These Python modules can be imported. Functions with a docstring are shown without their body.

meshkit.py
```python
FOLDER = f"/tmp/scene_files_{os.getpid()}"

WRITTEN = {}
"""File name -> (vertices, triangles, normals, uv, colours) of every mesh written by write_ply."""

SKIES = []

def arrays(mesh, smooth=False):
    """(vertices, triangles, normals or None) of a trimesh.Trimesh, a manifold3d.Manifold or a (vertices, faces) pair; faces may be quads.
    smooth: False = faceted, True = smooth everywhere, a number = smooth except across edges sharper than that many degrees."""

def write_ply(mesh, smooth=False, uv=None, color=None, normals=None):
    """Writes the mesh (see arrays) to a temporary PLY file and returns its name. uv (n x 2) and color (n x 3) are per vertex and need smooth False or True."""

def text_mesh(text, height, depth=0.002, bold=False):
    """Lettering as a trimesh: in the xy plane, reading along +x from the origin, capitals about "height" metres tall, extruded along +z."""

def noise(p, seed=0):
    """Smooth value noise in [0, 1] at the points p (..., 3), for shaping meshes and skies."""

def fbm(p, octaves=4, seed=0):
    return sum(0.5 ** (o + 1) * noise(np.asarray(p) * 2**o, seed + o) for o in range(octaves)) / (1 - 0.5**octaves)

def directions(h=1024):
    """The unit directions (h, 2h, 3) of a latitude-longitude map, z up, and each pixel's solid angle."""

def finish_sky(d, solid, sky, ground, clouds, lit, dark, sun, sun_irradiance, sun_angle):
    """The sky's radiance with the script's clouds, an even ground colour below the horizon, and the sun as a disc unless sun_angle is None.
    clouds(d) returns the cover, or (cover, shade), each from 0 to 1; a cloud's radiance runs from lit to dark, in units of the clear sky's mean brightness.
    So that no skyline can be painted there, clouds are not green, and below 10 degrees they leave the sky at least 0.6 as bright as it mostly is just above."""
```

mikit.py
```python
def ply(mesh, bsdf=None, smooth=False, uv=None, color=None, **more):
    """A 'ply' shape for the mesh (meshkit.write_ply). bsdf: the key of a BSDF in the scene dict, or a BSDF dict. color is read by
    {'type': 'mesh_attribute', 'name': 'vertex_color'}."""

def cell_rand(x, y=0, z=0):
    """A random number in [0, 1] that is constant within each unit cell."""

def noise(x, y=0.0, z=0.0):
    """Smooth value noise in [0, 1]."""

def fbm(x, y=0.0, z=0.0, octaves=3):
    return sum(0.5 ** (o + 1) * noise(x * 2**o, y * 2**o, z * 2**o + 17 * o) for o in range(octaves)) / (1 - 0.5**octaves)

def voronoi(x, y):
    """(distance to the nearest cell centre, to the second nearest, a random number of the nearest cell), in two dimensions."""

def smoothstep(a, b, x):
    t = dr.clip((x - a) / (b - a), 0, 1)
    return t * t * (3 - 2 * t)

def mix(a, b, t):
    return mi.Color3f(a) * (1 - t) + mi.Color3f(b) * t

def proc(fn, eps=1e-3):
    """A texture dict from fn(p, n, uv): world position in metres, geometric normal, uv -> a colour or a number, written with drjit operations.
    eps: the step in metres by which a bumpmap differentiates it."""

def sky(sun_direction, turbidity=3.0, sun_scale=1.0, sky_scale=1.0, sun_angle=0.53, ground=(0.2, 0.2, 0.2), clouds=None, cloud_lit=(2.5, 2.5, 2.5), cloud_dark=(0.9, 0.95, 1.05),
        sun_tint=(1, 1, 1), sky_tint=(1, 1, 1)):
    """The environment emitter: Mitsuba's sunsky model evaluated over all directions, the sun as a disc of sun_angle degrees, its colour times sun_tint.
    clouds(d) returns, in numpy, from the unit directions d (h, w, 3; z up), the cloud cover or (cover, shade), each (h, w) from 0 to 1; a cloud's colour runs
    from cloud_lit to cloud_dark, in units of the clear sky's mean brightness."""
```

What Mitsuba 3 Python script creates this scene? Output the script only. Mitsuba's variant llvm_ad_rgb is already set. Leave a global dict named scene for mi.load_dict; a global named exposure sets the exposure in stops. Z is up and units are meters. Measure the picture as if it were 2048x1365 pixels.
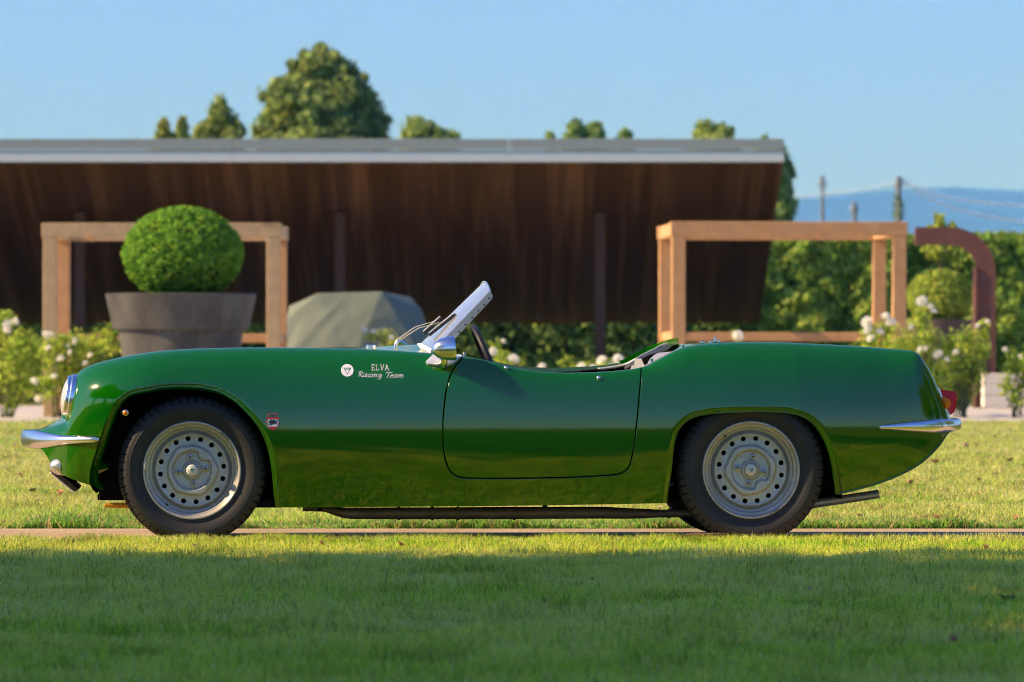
import math
import numpy as np, mitsuba as mi, drjit as dr, trimesh, shapely, manifold3d, mapbox_earcut
from scipy.interpolate import PchipInterpolator
import mikit, meshkit
from mikit import noise, fbm, voronoi, smoothstep, mix
T = mi.ScalarTransform4f
scene, labels, used = {}, {}, set()

# ------------------------------------------------------------------ camera, sky, exposure
exposure = 2.48
FPX, DIST, CAMH, HOR = 11650.0, 24.0, 0.745, 725.0      # focal length in photo pixels, metres to the car, eye height, horizon row
scene['camera'] = {'type': 'thinlens', 'fov': math.degrees(2 * math.atan(1024 / FPX)), 'fov_axis': 'x', 'aperture_radius': 0.0128, 'focus_distance': 24.0,
                   'near_clip': 0.5, 'far_clip': 40000.0,
                   'to_world': T().look_at(origin=[0, -DIST, CAMH], target=[0, -DIST + 1000, CAMH + 1000 * (HOR - 682.5) / FPX], up=[0, 0, 1])}
SUN = (-0.21, -0.033, 0.148)
scene['sky'] = mikit.sky(SUN, turbidity=2.6, sun_tint=(1.0, 0.94, 0.84), sky_tint=(0.565, 0.69, 1.25), ground=(0.08, 0.10, 0.05))


# ------------------------------------------------------------------ helpers
def W(px, py, y):                    # the place, y metres beyond the car's side, that was measured at this spot of the photograph
    d = DIST + y
    return np.array([(px - 1024) * d / FPX, y, CAMH - (py - HOR) * d / FPX])


def fresh(k):
    if k not in used:
        used.add(k)
        return k
    i = 1
    while f'{k}_{i:03d}' in used:
        i += 1
    used.add(f'{k}_{i:03d}')
    return f'{k}_{i:03d}'


def thing(name, label, cat, group=None):
    k = fresh(name)
    labels[k] = {'label': label, 'category': cat}
    if group:
        labels[k]['group'] = group
    return k


def obj(name, shape, parent=None, label=None, kind=None):
    k = fresh((parent + '__' if parent else '') + name)
    scene[k] = shape
    d = {}
    if label:
        d['label'] = label
    if kind:
        d['kind'] = kind
    if d:
        labels[k] = d
    return k


def cat(ms):
    return trimesh.util.concatenate([m for m in ms if m is not None])


def rgb(*c):
    return {'type': 'rgb', 'value': list(map(float, c))}


def chamfer_box(size, c=(0, 0, 0), b=0.004, R=None):
    s = np.array(size, float) / 2
    b = min(b, 0.45 * s.min() * 2 * 0.9)
    pts = []
    for sx in (-1, 1):
        for sy in (-1, 1):
            for sz in (-1, 1):
                sg = np.array([sx, sy, sz])
                for k in range(3):
                    v = s - b
                    v = v.copy()
                    v[k] = s[k]
                    pts.append(sg * v)
    m = trimesh.Trimesh(np.array(pts)).convex_hull
    if R is not None:
        m.apply_transform(np.vstack([np.hstack([np.array(R), np.zeros((3, 1))]), [0, 0, 0, 1]]))
    m.apply_translation(c)
    return m


def beam(p, q, w, h, b=0.006, up=(0, 0, 1)):     # a squared timber from p to q
    p, q = np.array(p, float), np.array(q, float)
    d = q - p
    L = np.linalg.norm(d)
    d /= L
    up = np.array(up, float)
    if abs(d @ up) > 0.95:
        up = np.array([0, 1, 0.0])
    a = np.cross(up, d)
    a /= np.linalg.norm(a)
    u = np.cross(d, a)
    return chamfer_box((L, w, h), (p + q) / 2, b, np.stack([d, a, u], 1))


def tube(P, R, n=10, cap=True, R2=None):
    P = np.array(P, float)
    R = np.broadcast_to(np.array(R, float), (len(P),))
    R2 = R if R2 is None else np.broadcast_to(np.array(R2, float), (len(P),))
    t = np.gradient(P, axis=0)
    t /= np.linalg.norm(t, axis=1, keepdims=True)
    a = np.cross(t[0], [0, 0, 1.0] if abs(t[0][2]) < 0.9 else [1.0, 0, 0])
    a /= np.linalg.norm(a)
    V = []
    ang = np.arange(n) * 2 * np.pi / n
    for i in range(len(P)):
        a = a - (a @ t[i]) * t[i]
        a /= np.linalg.norm(a)
        b = np.cross(t[i], a)
        V.append(P[i] + np.cos(ang)[:, None] * a * R[i] + np.sin(ang)[:, None] * b * R2[i])
    V = np.vstack(V)
    i, j = np.meshgrid(np.arange(len(P) - 1), np.arange(n), indexing='ij')
    q = np.stack([i * n + j, i * n + (j + 1) % n, (i + 1) * n + (j + 1) % n, (i + 1) * n + j], -1).reshape(-1, 4)
    F = np.vstack([q[:, [0, 1, 2]], q[:, [0, 2, 3]]])
    if cap:
        V = np.vstack([V, P[:1], P[-1:]])
        c0, c1 = len(V) - 2, len(V) - 1
        j = np.arange(n)
        F = np.vstack([F, np.stack([(j + 1) % n, j, j * 0 + c0], 1), np.stack([j + (len(P) - 1) * n, (j + 1) % n + (len(P) - 1) * n, j * 0 + c1], 1)])
    return trimesh.Trimesh(V, F, process=False)


def lathe(prof, n=48, axis='z', closed=False):     # (r, h) pairs turned round an axis
    prof = np.array(prof, float)
    ang = np.arange(n) * 2 * np.pi / n
    r, h = prof[:, 0], prof[:, 1]
    c, s, hh = r[:, None] * np.cos(ang), r[:, None] * np.sin(ang), np.repeat(h[:, None], n, 1)
    V = {'z': (c, s, hh), 'y': (c, hh, s), 'x': (hh, c, s)}[axis]
    V = np.stack(V, -1).reshape(-1, 3)
    i, j = np.meshgrid(np.arange(len(prof) - 1), np.arange(n), indexing='ij')
    q = np.stack([i * n + j, i * n + (j + 1) % n, (i + 1) * n + (j + 1) % n, (i + 1) * n + j], -1).reshape(-1, 4)
    F = np.vstack([q[:, [0, 1, 2]], q[:, [0, 2, 3]]])
    m = trimesh.Trimesh(V, F, process=False)
    m.merge_vertices()
    m.update_faces(m.nondegenerate_faces())
    return m


def hullof(pts):
    return trimesh.Trimesh(np.array(pts, float)).convex_hull


def earcut(poly):
    rings = [np.array(poly.exterior.coords)[:-1, :2]] + [np.array(r.coords)[:-1, :2] for r in poly.interiors]
    v = np.vstack(rings)
    f = mapbox_earcut.triangulate_float64(v, np.cumsum([len(r) for r in rings]).astype(np.uint32)).reshape(-1, 3)
    return v, f


def polys(g):
    if g.is_empty:
        return []
    return [p for p in (g.geoms if hasattr(g, 'geoms') else [g]) if p.geom_type == 'Polygon' and p.area > 1e-12]


def panel(poly, us, vs, S, lip=0.0, keep=None, eps=(2e-4, 5e-4), offset=0.0, step=None):
    """A sheet: the polygon in (u, v) cut into cells and lifted by S; its free edges are rounded and folded inwards by lip metres."""
    us, vs = np.asarray(us), np.asarray(vs)
    shapely.prepare(poly)
    bnd = poly.boundary
    shapely.prepare(bnd)
    U0, V0 = np.meshgrid(us[:-1], vs[:-1], indexing='ij')
    U1, V1 = np.meshgrid(us[1:], vs[1:], indexing='ij')
    boxes = shapely.box(U0.ravel(), V0.ravel(), U1.ravel(), V1.ravel())
    touch = shapely.intersects(bnd, boxes)
    inside = shapely.contains_xy(poly, ((U0 + U1) / 2).ravel(), ((V0 + V1) / 2).ravel()) & ~touch
    nv = len(vs)
    gu, gv = np.meshgrid(us, vs, indexing='ij')
    P2 = [np.stack([gu.ravel(), gv.ravel()], 1)]
    i, j = np.divmod(np.nonzero(inside)[0], nv - 1)
    a = i * nv + j
    F = [np.stack([a, a + nv, a + nv + 1], 1), np.stack([a, a + nv + 1, a + 1], 1)]
    at = len(P2[0])
    for g in shapely.intersection(boxes[touch], poly):
        for p in polys(g):
            v, f = earcut(p)
            P2.append(v)
            F.append(f + at)
            at += len(v)
    P2, F = np.vstack(P2), np.vstack(F).astype(int)
    need = np.unique(F)
    re = np.full(len(P2), -1)
    re[need] = np.arange(len(need))
    P2, F = P2[need], re[F]

    def lift(q):
        p = S(q[:, 0], q[:, 1])
        du = S(q[:, 0] + eps[0], q[:, 1]) - S(q[:, 0] - eps[0], q[:, 1])
        dv = S(q[:, 0], q[:, 1] + eps[1]) - S(q[:, 0], q[:, 1] - eps[1])
        n = np.cross(du, dv)
        L = np.linalg.norm(n, axis=1, keepdims=True)
        n = np.where(L > 1e-16, n / np.maximum(L, 1e-30), [0, -1, 0])
        return p, n
    P, N = lift(P2)
    P = P + N * offset
    Vs, Fs, Ns, at = [P], [F], [N], len(P)
    if lip:
        for pg in polys(poly):
            for ring in [pg.exterior, *pg.interiors]:
                c = np.array(shapely.segmentize(ring, step).coords if step else ring.coords)
                ccw = ring.is_ccw
                ext = ring is pg.exterior or ring.equals(pg.exterior)
                sgn = (1 if ccw else -1) * (1 if ext else -1)
                d = np.diff(c, axis=0)
                ok = np.linalg.norm(d, axis=1) > 1e-9
                c, d = np.vstack([c[:-1][ok], c[-1:]]), d[ok]
                out = np.stack([d[:, 1], -d[:, 0]], 1) * sgn
                outv = np.vstack([(out[:1] + out[-1:]) / 2, (out[1:] + out[:-1]) / 2, (out[:1] + out[-1:]) / 2])
                outv /= np.linalg.norm(outv, axis=1, keepdims=True) + 1e-12
                p, n = lift(c)
                t = np.gradient(p, axis=0)
                t /= np.linalg.norm(t, axis=1, keepdims=True) + 1e-12
                b = S(c[:, 0] + outv[:, 0] * 2e-4, c[:, 1] + outv[:, 1] * 2e-4) - p
                b -= (b * t).sum(1, keepdims=True) * t
                b -= (b * n).sum(1, keepdims=True) * n
                b /= np.linalg.norm(b, axis=1, keepdims=True) + 1e-12
                p = p + n * offset
                r = 0.0022
                rows = [(p, n), (p + b * r * .7 - n * r * .3, (n + b) / 1.41421), (p + b * r - n * r, b), (p + b * r - n * lip, b)]
                m = len(c)
                good = np.ones(m - 1, bool) if keep is None else np.array([keep(c[k], c[k + 1]) for k in range(m - 1)])
                k = np.nonzero(good)[0]
                for q in range(3):
                    A, B = at + q * m, at + (q + 1) * m
                    Fs.append(np.vstack([np.stack([A + k, A + k + 1, B + k + 1], 1), np.stack([A + k, B + k + 1, B + k], 1)]))
                for pp, nn in rows:
                    Vs.append(pp)
                    Ns.append(nn)
                at += 4 * m
    V, F, N = np.vstack(Vs), np.vstack(Fs), np.vstack(Ns)
    return V, F, N


def shape(V, F, N, bsdf, color=None):      # a shape with its exact normals
    fn = np.cross(V[F[:, 1]] - V[F[:, 0]], V[F[:, 2]] - V[F[:, 0]])
    flip = (fn * (N[F].sum(1))).sum(1) < 0
    F = np.where(flip[:, None], F[:, ::-1], F)
    F = F[np.linalg.norm(fn, axis=1) > 1e-14]
    return {'type': 'ply', 'filename': meshkit.write_ply((V, F), False, None, color, N), 'face_normals': False, 'bsdf': {'type': 'ref', 'id': bsdf}}


def flat(V, F, bsdf, color=None):
    return mikit.ply((V, F), bsdf, False, color=color)


def leaves(C, D, size, rng, col, var=0.25, flop=0.6, ratio=0.55):
    """Leaf-sized faces at C, facing roughly D. Returns (V, F, colour)."""
    n = len(C)
    nrm = D + rng.normal(0, flop, (n, 3))
    nrm /= np.linalg.norm(nrm, axis=1, keepdims=True)
    a = np.cross(nrm, rng.normal(0, 1, (n, 3)))
    a /= np.linalg.norm(a, axis=1, keepdims=True)
    b = np.cross(nrm, a)
    s = (size * rng.uniform(0.6, 1.3, n))[:, None]
    V = np.stack([C - a * s * .5, C + b * s * ratio * .5 - nrm * s * .05, C + a * s * .5, C - b * s * ratio * .5 - nrm * s * .05], 1).reshape(-1, 3)
    k = np.arange(n)[:, None] * 4
    F = np.vstack([k + [0, 1, 2], k + [0, 2, 3]])
    col = np.broadcast_to(np.array(col, float), (n, 3)) * rng.uniform(1 - var, 1 + var, (n, 1))
    pick = rng.random((n, 1))              # some leaves young and pale, some old and dark
    col = np.where(pick < .14, col * [1.7, 1.5, 1.3], np.where(pick > .72, col * .5, col))
    col = col * np.stack([rng.uniform(.85, 1.2, n), np.ones(n), rng.uniform(.8, 1.2, n)], 1)
    return V, F, np.repeat(np.clip(col * 2.8, 0.002, 0.85), 4, 0)


def crown(clumps, n, size, seed, col, col2=None, depth=0.35, rough=0.25):
    """Leaf faces through the outer layers of a group of ellipsoid clumps (centre, radii)."""
    rng = np.random.default_rng(seed)
    c = np.array([k[0] for k in clumps], float)
    r = np.array([np.broadcast_to(k[1], 3) for k in clumps], float)
    w = r.prod(1) ** (2 / 3)
    i = rng.choice(len(c), n, p=w / w.sum())
    d = rng.normal(0, 1, (n, 3))
    d /= np.linalg.norm(d, axis=1, keepdims=True)
    rad = 1 - depth * rng.random(n) ** 1.6
    bump = 1 + rough * (meshkit.fbm(d * 2.3 + i[:, None] * 7.1, 3, seed) - .5) * 2
    C = c[i] + d * r[i] * (rad * bump)[:, None]
    t = meshkit.noise(C * 2.1 / max(0.3, r.mean()) + 3, seed)[:, None]
    cc = np.array(col) * (1 - t) + np.array(col2 if col2 is not None else col) * t
    return leaves(C, d, size, rng, cc)


def leafshape(vfc):
    return flat(vfc[0], vfc[1], 'leaf', vfc[2])


def joinvfc(L):
    at, V, F, C = 0, [], [], []
    for v, f, c in L:
        V.append(v)
        F.append(f + at)
        C.append(c)
        at += len(v)
    return np.vstack(V), np.vstack(F), np.vstack(C)


# ------------------------------------------------------------------ materials
VC = {'type': 'mesh_attribute', 'name': 'vertex_color'}


def mat(name, d, two=True):
    scene[name] = {'type': 'twosided', 'bsdf': d} if two else d


def pr(color, rough, metallic=0.0, **k):
    return {'type': 'principled', 'base_color': rgb(*color) if isinstance(color, (tuple, list)) else color, 'roughness': rough, 'metallic': metallic, **k}


mat('leaf', {'type': 'principledthin', 'base_color': VC, 'roughness': 0.55, 'diff_trans': 0.7, 'spec_trans': 0.0}, False)
mat('grass_blade', {'type': 'principledthin', 'base_color': VC, 'roughness': 0.6, 'diff_trans': 0.8, 'spec_trans': 0.0}, False)
mat('petal', {'type': 'principledthin', 'base_color': rgb(.92, .90, .80), 'roughness': 0.7, 'diff_trans': 0.6, 'spec_trans': 0.0}, False)


def c_ground(p, n, uv):
    a = fbm(p.x * 0.8, p.y * 0.8, 0, 3)
    b = fbm(p.x * 14, p.y * 14, 3, 2)
    return mix((.075, .098, .024), (.145, .155, .042), a * .6 + b * .4)


mat('m_ground', {'type': 'diffuse', 'reflectance': mikit.proc(c_ground)})


def c_path(p, n, uv):
    d1, d2, w = voronoi(p.x * 95, p.y * 95)
    g = fbm(p.x * 3, p.y * 3, 0, 3)
    return mix(mix((.42, .30, .17), (.60, .48, .32), w), (.26, .19, .11), smoothstep(.35, .75, d1) * .7) * (0.8 + 0.4 * g)


mat('m_path', {'type': 'diffuse', 'reflectance': mikit.proc(c_path)})


def c_paving(p, n, uv):
    return mix((.50, .45, .37), (.62, .58, .50), fbm(p.x * 1.5, p.y * .8, 0, 4)) * (0.85 + .3 * noise(p.x * 40, p.y * 30))


mat('m_paving', {'type': 'diffuse', 'reflectance': mikit.proc(c_paving)})


def c_wood(lo, hi, sc=1.0):
    def f(p, n, uv):
        g = fbm(p.x * 60 * sc, p.y * 60 * sc, p.z * 1.5 * sc, 3) * .6 + noise(p.x * 8, p.y * 8, p.z * 8) * .4
        k = noise(p.x * 5 + 9, p.y * 5, p.z * 2.2)
        return mix(lo, hi, g) * (1 - .45 * smoothstep(.83, .93, k))
    return mikit.proc(f)


mat('wood_warm', pr(c_wood((.40, .20, .075), (.64, .37, .16)), .7))
mat('wood_grey', pr(c_wood((.38, .25, .12), (.60, .42, .22)), .75))


def c_soffit(p, n, uv):
    st = fbm(p.x * 5.5, p.y * .16, 0, 4)
    s2 = fbm(p.x * 22, p.y * .35, 5, 2)
    spots = noise(p.x * 26, p.y * 26, 1)
    v = mix((.165, .068, .040), (.36, .165, .098), smoothstep(.40, .8, st * .7 + s2 * .3))
    board = mikit.cell_rand(dr.floor((5.142 - p.x) / 1.25), 3, 1)
    return v * (.85 + .3 * spots) * (.78 + .42 * board)


mat('m_soffit', pr(mikit.proc(c_soffit), .75))
mat('m_post', pr((.135, .062, .038), .7))
mat('m_fascia_dark', pr((.28, .33, .30), .5))
mat('m_fascia', pr((.62, .68, .64), .45))


def c_rust(p, n, uv):
    return mix((.085, .034, .026), (.15, .062, .045), fbm(p.x * 5, p.y * 5, p.z * 5, 4))


mat('m_rust', pr(mikit.proc(c_rust), .8))


def c_pot(p, n, uv):
    return mix((.042, .040, .034), (.10, .094, .08), smoothstep(.25, .75, fbm(p.x * 3.5, p.y * 3.5, p.z * 1.1, 4))) * (.85 + .3 * noise(p.x * 30, p.y * 30, p.z * 14))


mat('m_pot', pr(mikit.proc(c_pot), .6))
mat('m_pot_brown', pr((.075, .055, .045), .65))
mat('m_soil', {'type': 'diffuse', 'reflectance': rgb(.03, .022, .015)})
mat('m_tarp', pr(mikit.proc(lambda p, n, uv: mix((.12, .145, .095), (.20, .23, .155), fbm(p.x * 2.2, p.y * 2.2, p.z * 1.2, 4))), .55))
mat('m_bark', pr(mikit.proc(lambda p, n, uv: mix((.07, .05, .035), (.16, .12, .09), fbm(p.x * 9, p.y * 9, p.z * 2.5, 3))), .9))
mat('m_stem', pr((.12, .13, .04), .7))
mat('m_block', pr(mikit.proc(lambda p, n, uv: mix((.55, .50, .42), (.68, .63, .54), fbm(p.x * 2, p.y * 2, p.z * 9, 3))), .8))
mat('m_hill', {'type': 'diffuse', 'reflectance': mikit.proc(lambda p, n, uv: mix((.02, .035, .018), (.05, .06, .03), fbm(p.x * .0016, p.y * .0016, p.z * .003, 4)))})
mat('m_wire', pr((.80, .80, .80), .5))
mat('m_pole', pr((.20, .21, .21), .8))
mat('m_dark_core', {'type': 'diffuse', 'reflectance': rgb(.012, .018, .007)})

# ------------------------------------------------------------------ the setting: ground, path, paving, hills
def sheet(x0, x1, y0, y1, z, bsdf, nx=1, ny=1):
    gx, gy = np.meshgrid(np.linspace(x0, x1, nx + 1), np.linspace(y0, y1, ny + 1), indexing='ij')
    V = np.stack([gx.ravel(), gy.ravel(), np.full(gx.size, z)], 1)
    i, j = np.meshgrid(np.arange(nx), np.arange(ny), indexing='ij')
    a = (i * (ny + 1) + j).ravel()
    F = np.vstack([np.stack([a, a + ny + 1, a + ny + 2], 1), np.stack([a, a + ny + 2, a + 1], 1)])
    return mikit.ply((V, F), bsdf)


obj('ground', sheet(-37000, 37000, -37000, 37000, -0.008, 'm_ground', 64, 64), kind='structure')
obj('path', sheet(-60, 60, -0.16, 2.12, 0.0, 'm_path'), kind='structure')
obj('paving', sheet(-40, 40, 48.2, 76.0, 0.0, 'm_paving'), kind='structure')

hx = np.linspace(-33000, 33000, 190)
hy = np.linspace(24500, 35500, 60)
GX, GY = np.meshgrid(hx, hy, indexing='ij')
rp = PchipInterpolator([-12000, -9000, -6000, -3000, 950, 1240, 1300, 1400, 1480, 1576, 1684, 1791, 1863, 1950, 2048, 2400, 5000, 8000, 11000, 14000], [640, 480, 400, 350, 360, 392, 398, 398, 394, 387, 379, 366, 363, 364, 367, 350, 340, 380, 500, 660])
ridge = (HOR - rp(1024 + GX * FPX / 30000)) * 30000 / FPX
fall = np.clip(1 - np.abs(GY - 30000) / 5200, 0, 1)
GZ = ridge * (fall ** 1.2) * (1 + .10 * (meshkit.fbm(np.stack([GX / 1900, GY / 1500, GX * 0], -1), 4, 3) - .5) * (1 - fall * .7)) + 19 * (meshkit.fbm(np.stack([GX / 230, GY / 340, GX * 0], -1), 3, 8) - .5) - 10
hv = np.stack([GX.ravel(), GY.ravel(), GZ.ravel()], 1)
i, j = np.meshgrid(np.arange(189), np.arange(59), indexing='ij')
a = (i * 60 + j).ravel()
obj('hills', mikit.ply((hv, np.vstack([np.stack([a, a + 60, a + 61], 1), np.stack([a, a + 61, a + 1], 1)])), 'm_hill', True), kind='structure')

# ------------------------------------------------------------------ grass
def blades(x, y, h, w, col, rng, lean=0.5, seg2=False, z0=-0.006):
    n = len(x)
    az = rng.uniform(0, 2 * np.pi, n)
    d = np.stack([np.cos(az), np.sin(az)], 1) * (h * lean * np.abs(rng.normal(0, 1, n)))[:, None]
    fa = rng.uniform(0, np.pi, n)
    wv = np.stack([np.cos(fa), np.sin(fa), np.zeros(n)], 1) * (w * .5)[:, None]
    B = np.stack([x, y, np.full(n, z0)], 1)
    tip = B + np.stack([d[:, 0], d[:, 1], h], 1)
    if not seg2:
        V = np.stack([B - wv, B + wv, tip], 1).reshape(-1, 3)
        k = np.arange(n)[:, None] * 3
        return V, k + np.array([[0, 1, 2]]), np.repeat(col, 3, 0)
    mid = B + np.stack([d[:, 0] * .35, d[:, 1] * .35, h * .6], 1)
    V = np.stack([B - wv, B + wv, mid - wv * .8, mid + wv * .8, tip], 1).reshape(-1, 3)
    k = np.arange(n)[:, None] * 5
    return V, np.vstack([k + [0, 1, 3], k + [0, 3, 2], k + [2, 3, 4]]), np.repeat(col, 5, 0)


def grass_color(x, y, rng, dry=0.0):
    n = len(x)
    q = np.stack([x, y, x * 0], 1)
    t = meshkit.fbm(q * [1.1, .9, 1], 4, 5)
    s = np.clip((meshkit.fbm(q * [.45, 1.1, 1] + 40, 4, 9) - .5) * 2.0 + .5, 0, 1)
    g = np.array([.40, .64, .06]) * (1 - s[:, None]) + np.array([.80, .82, .19]) * s[:, None]
    r = rng.random(n)
    straw = r < (.22 + .35 * np.clip(t - .45, 0, 1) * 2 + dry)
    g = np.where(straw[:, None], np.array([.84, .66, .25]), g)
    dark = rng.random(n) < .18
    g = np.where((dark & ~straw)[:, None], np.array([.15, .30, .06]), g)
    cl = np.clip((meshkit.fbm(q * [5.5, 3.0, 1] + 90, 3, 15) - .5) * 1.3 + 1.12, .6, 1.5)[:, None]      # tufts of darker and paler growth
    return np.clip(g * rng.uniform(.55, 1.4, (n, 1)) * cl, 0.004, .85)


rng = np.random.default_rng(11)
L = []
# between the camera and the path
n = 400000
y = -0.14 - 13.5 * rng.random(n) ** 1.25
x = rng.uniform(-1, 1, n) * (0.089 * (y + DIST) + 0.9)
q = np.stack([x, y, x * 0], 1)
px = 1024 + x * FPX / (DIST + y)
patch = np.exp(-(((x - 0.62) / 0.55) ** 2 + ((y + 2.15) / 0.20) ** 2))       # a worn, dry patch
tall = meshkit.fbm(q * 5, 3, 21)
h = (.011 + .044 * np.clip(tall * 1.7 - .35, 0, 1)) * rng.uniform(.6, 1.25, n) * (1 - .55 * patch)
col = np.clip(grass_color(x, y, rng, .75 * patch) * [1.12, 1.18, .72], .004, .85)
L.append(blades(x, y, h, rng.uniform(.0022, .0042, n), col, rng, .55, True))
# the edge along the path stands taller
n = 24000
y = -0.05 - 0.25 * rng.random(n)
x = rng.uniform(-3.2, 3.2, n)
e = meshkit.fbm(np.stack([x * 7, y * 7, x * 0], 1), 3, 31)
h = (.022 + .034 * e) * rng.uniform(.6, 1.35, n)
L.append(blades(x, y, h, rng.uniform(.0025, .005, n), grass_color(x, y, rng), rng, .45, True))
# beyond the path
n = 480000
u = rng.random(n)
z0_, z1_ = 26.1, 72.4
dd = 1 / (1 / z0_ + u * (1 / z1_ - 1 / z0_))
y = dd - DIST
x = rng.uniform(-1, 1, n) * (0.089 * dd + 0.7)
q = np.stack([x, y, x * 0], 1)
h = (.012 + .042 * np.clip(meshkit.fbm(q * 4.5, 3, 77) * 1.6 - .3, 0, 1)) * rng.uniform(.6, 1.3, n) * np.clip((dd / 26) ** .25, 1, 1.4)
L.append(blades(x, y, h, rng.uniform(.0045, .009, n) * (dd / 26) ** .9, grass_color(x, y, rng, .10), rng, .95))
# broad-leaved tufts along the path's far edge
n = 26000
x = rng.uniform(-3.4, 3.4, n)
y = 2.1 + .5 * rng.random(n) ** 1.7
e = np.clip(meshkit.fbm(np.stack([x * 3, y * 2, x * 0], 1), 3, 51) - .28, 0, 1)
h = (.015 + .11 * e) * rng.uniform(.5, 1.2, n)
cc = np.array([.24, .46, .08]) * rng.uniform(.6, 1.4, (n, 1)) * np.array([1, 1, 1])
L.append(blades(x, y, h, rng.uniform(.004, .011, n), np.clip(np.where(rng.random((n, 1)) < .2, np.array([[.65, .5, .25]]), cc), .01, .8), rng, .7, True))
g = joinvfc(L)
obj('grass', flat(g[0], g[1], 'grass_blade', g[2]), label='short mown grass of the lawn, worn and straw-flecked', kind='stuff')
labels['grass']['category'] = 'grass'

# ------------------------------------------------------------------ canopy (a steep sloping roof on posts)
YF, YB = 86.0, 96.6                       # its front and back edge
xr = W(1568, 0, YF)[0]
zt_f, zm_f, zb_f = W(0, 278, YF)[2], W(0, 302, YF)[2], W(0, 326, YF)[2]
zbk = W(0, 650, YB)[2]
can = thing('canopy', 'long dark brown sloping canopy roof on posts with a pale grey metal edge', 'canopy')
xl = -26.0
for k in range(6):                         # sheet-metal edge in lengths
    x1 = xr - k * 5.2
    x0 = x1 - 5.19
    obj('fascia_board', mikit.ply(chamfer_box((x1 - x0, .10, zt_f - zm_f - .03), ((x0 + x1) / 2, YF, (zt_f + zm_f) / 2 + .015), .006), 'm_fascia_dark', 30), can)
    obj('fascia_board', mikit.ply(chamfer_box((x1 - x0, .16, zm_f - zb_f - .02), ((x0 + x1) / 2, YF - .02, (zm_f + zb_f) / 2), .006), 'm_fascia', 30), can)
    obj('drip_strip', mikit.ply(chamfer_box((x1 - x0, .20, .028), ((x0 + x1) / 2, YF - .02, zm_f), .004), 'm_fascia_dark', 30), can)
pw = 1.25
sl = np.array([0, YB - YF, zbk - zb_f])
sn = np.cross([1, 0, 0], sl)
sn /= np.linalg.norm(sn)
rs = np.random.default_rng(4)
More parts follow.
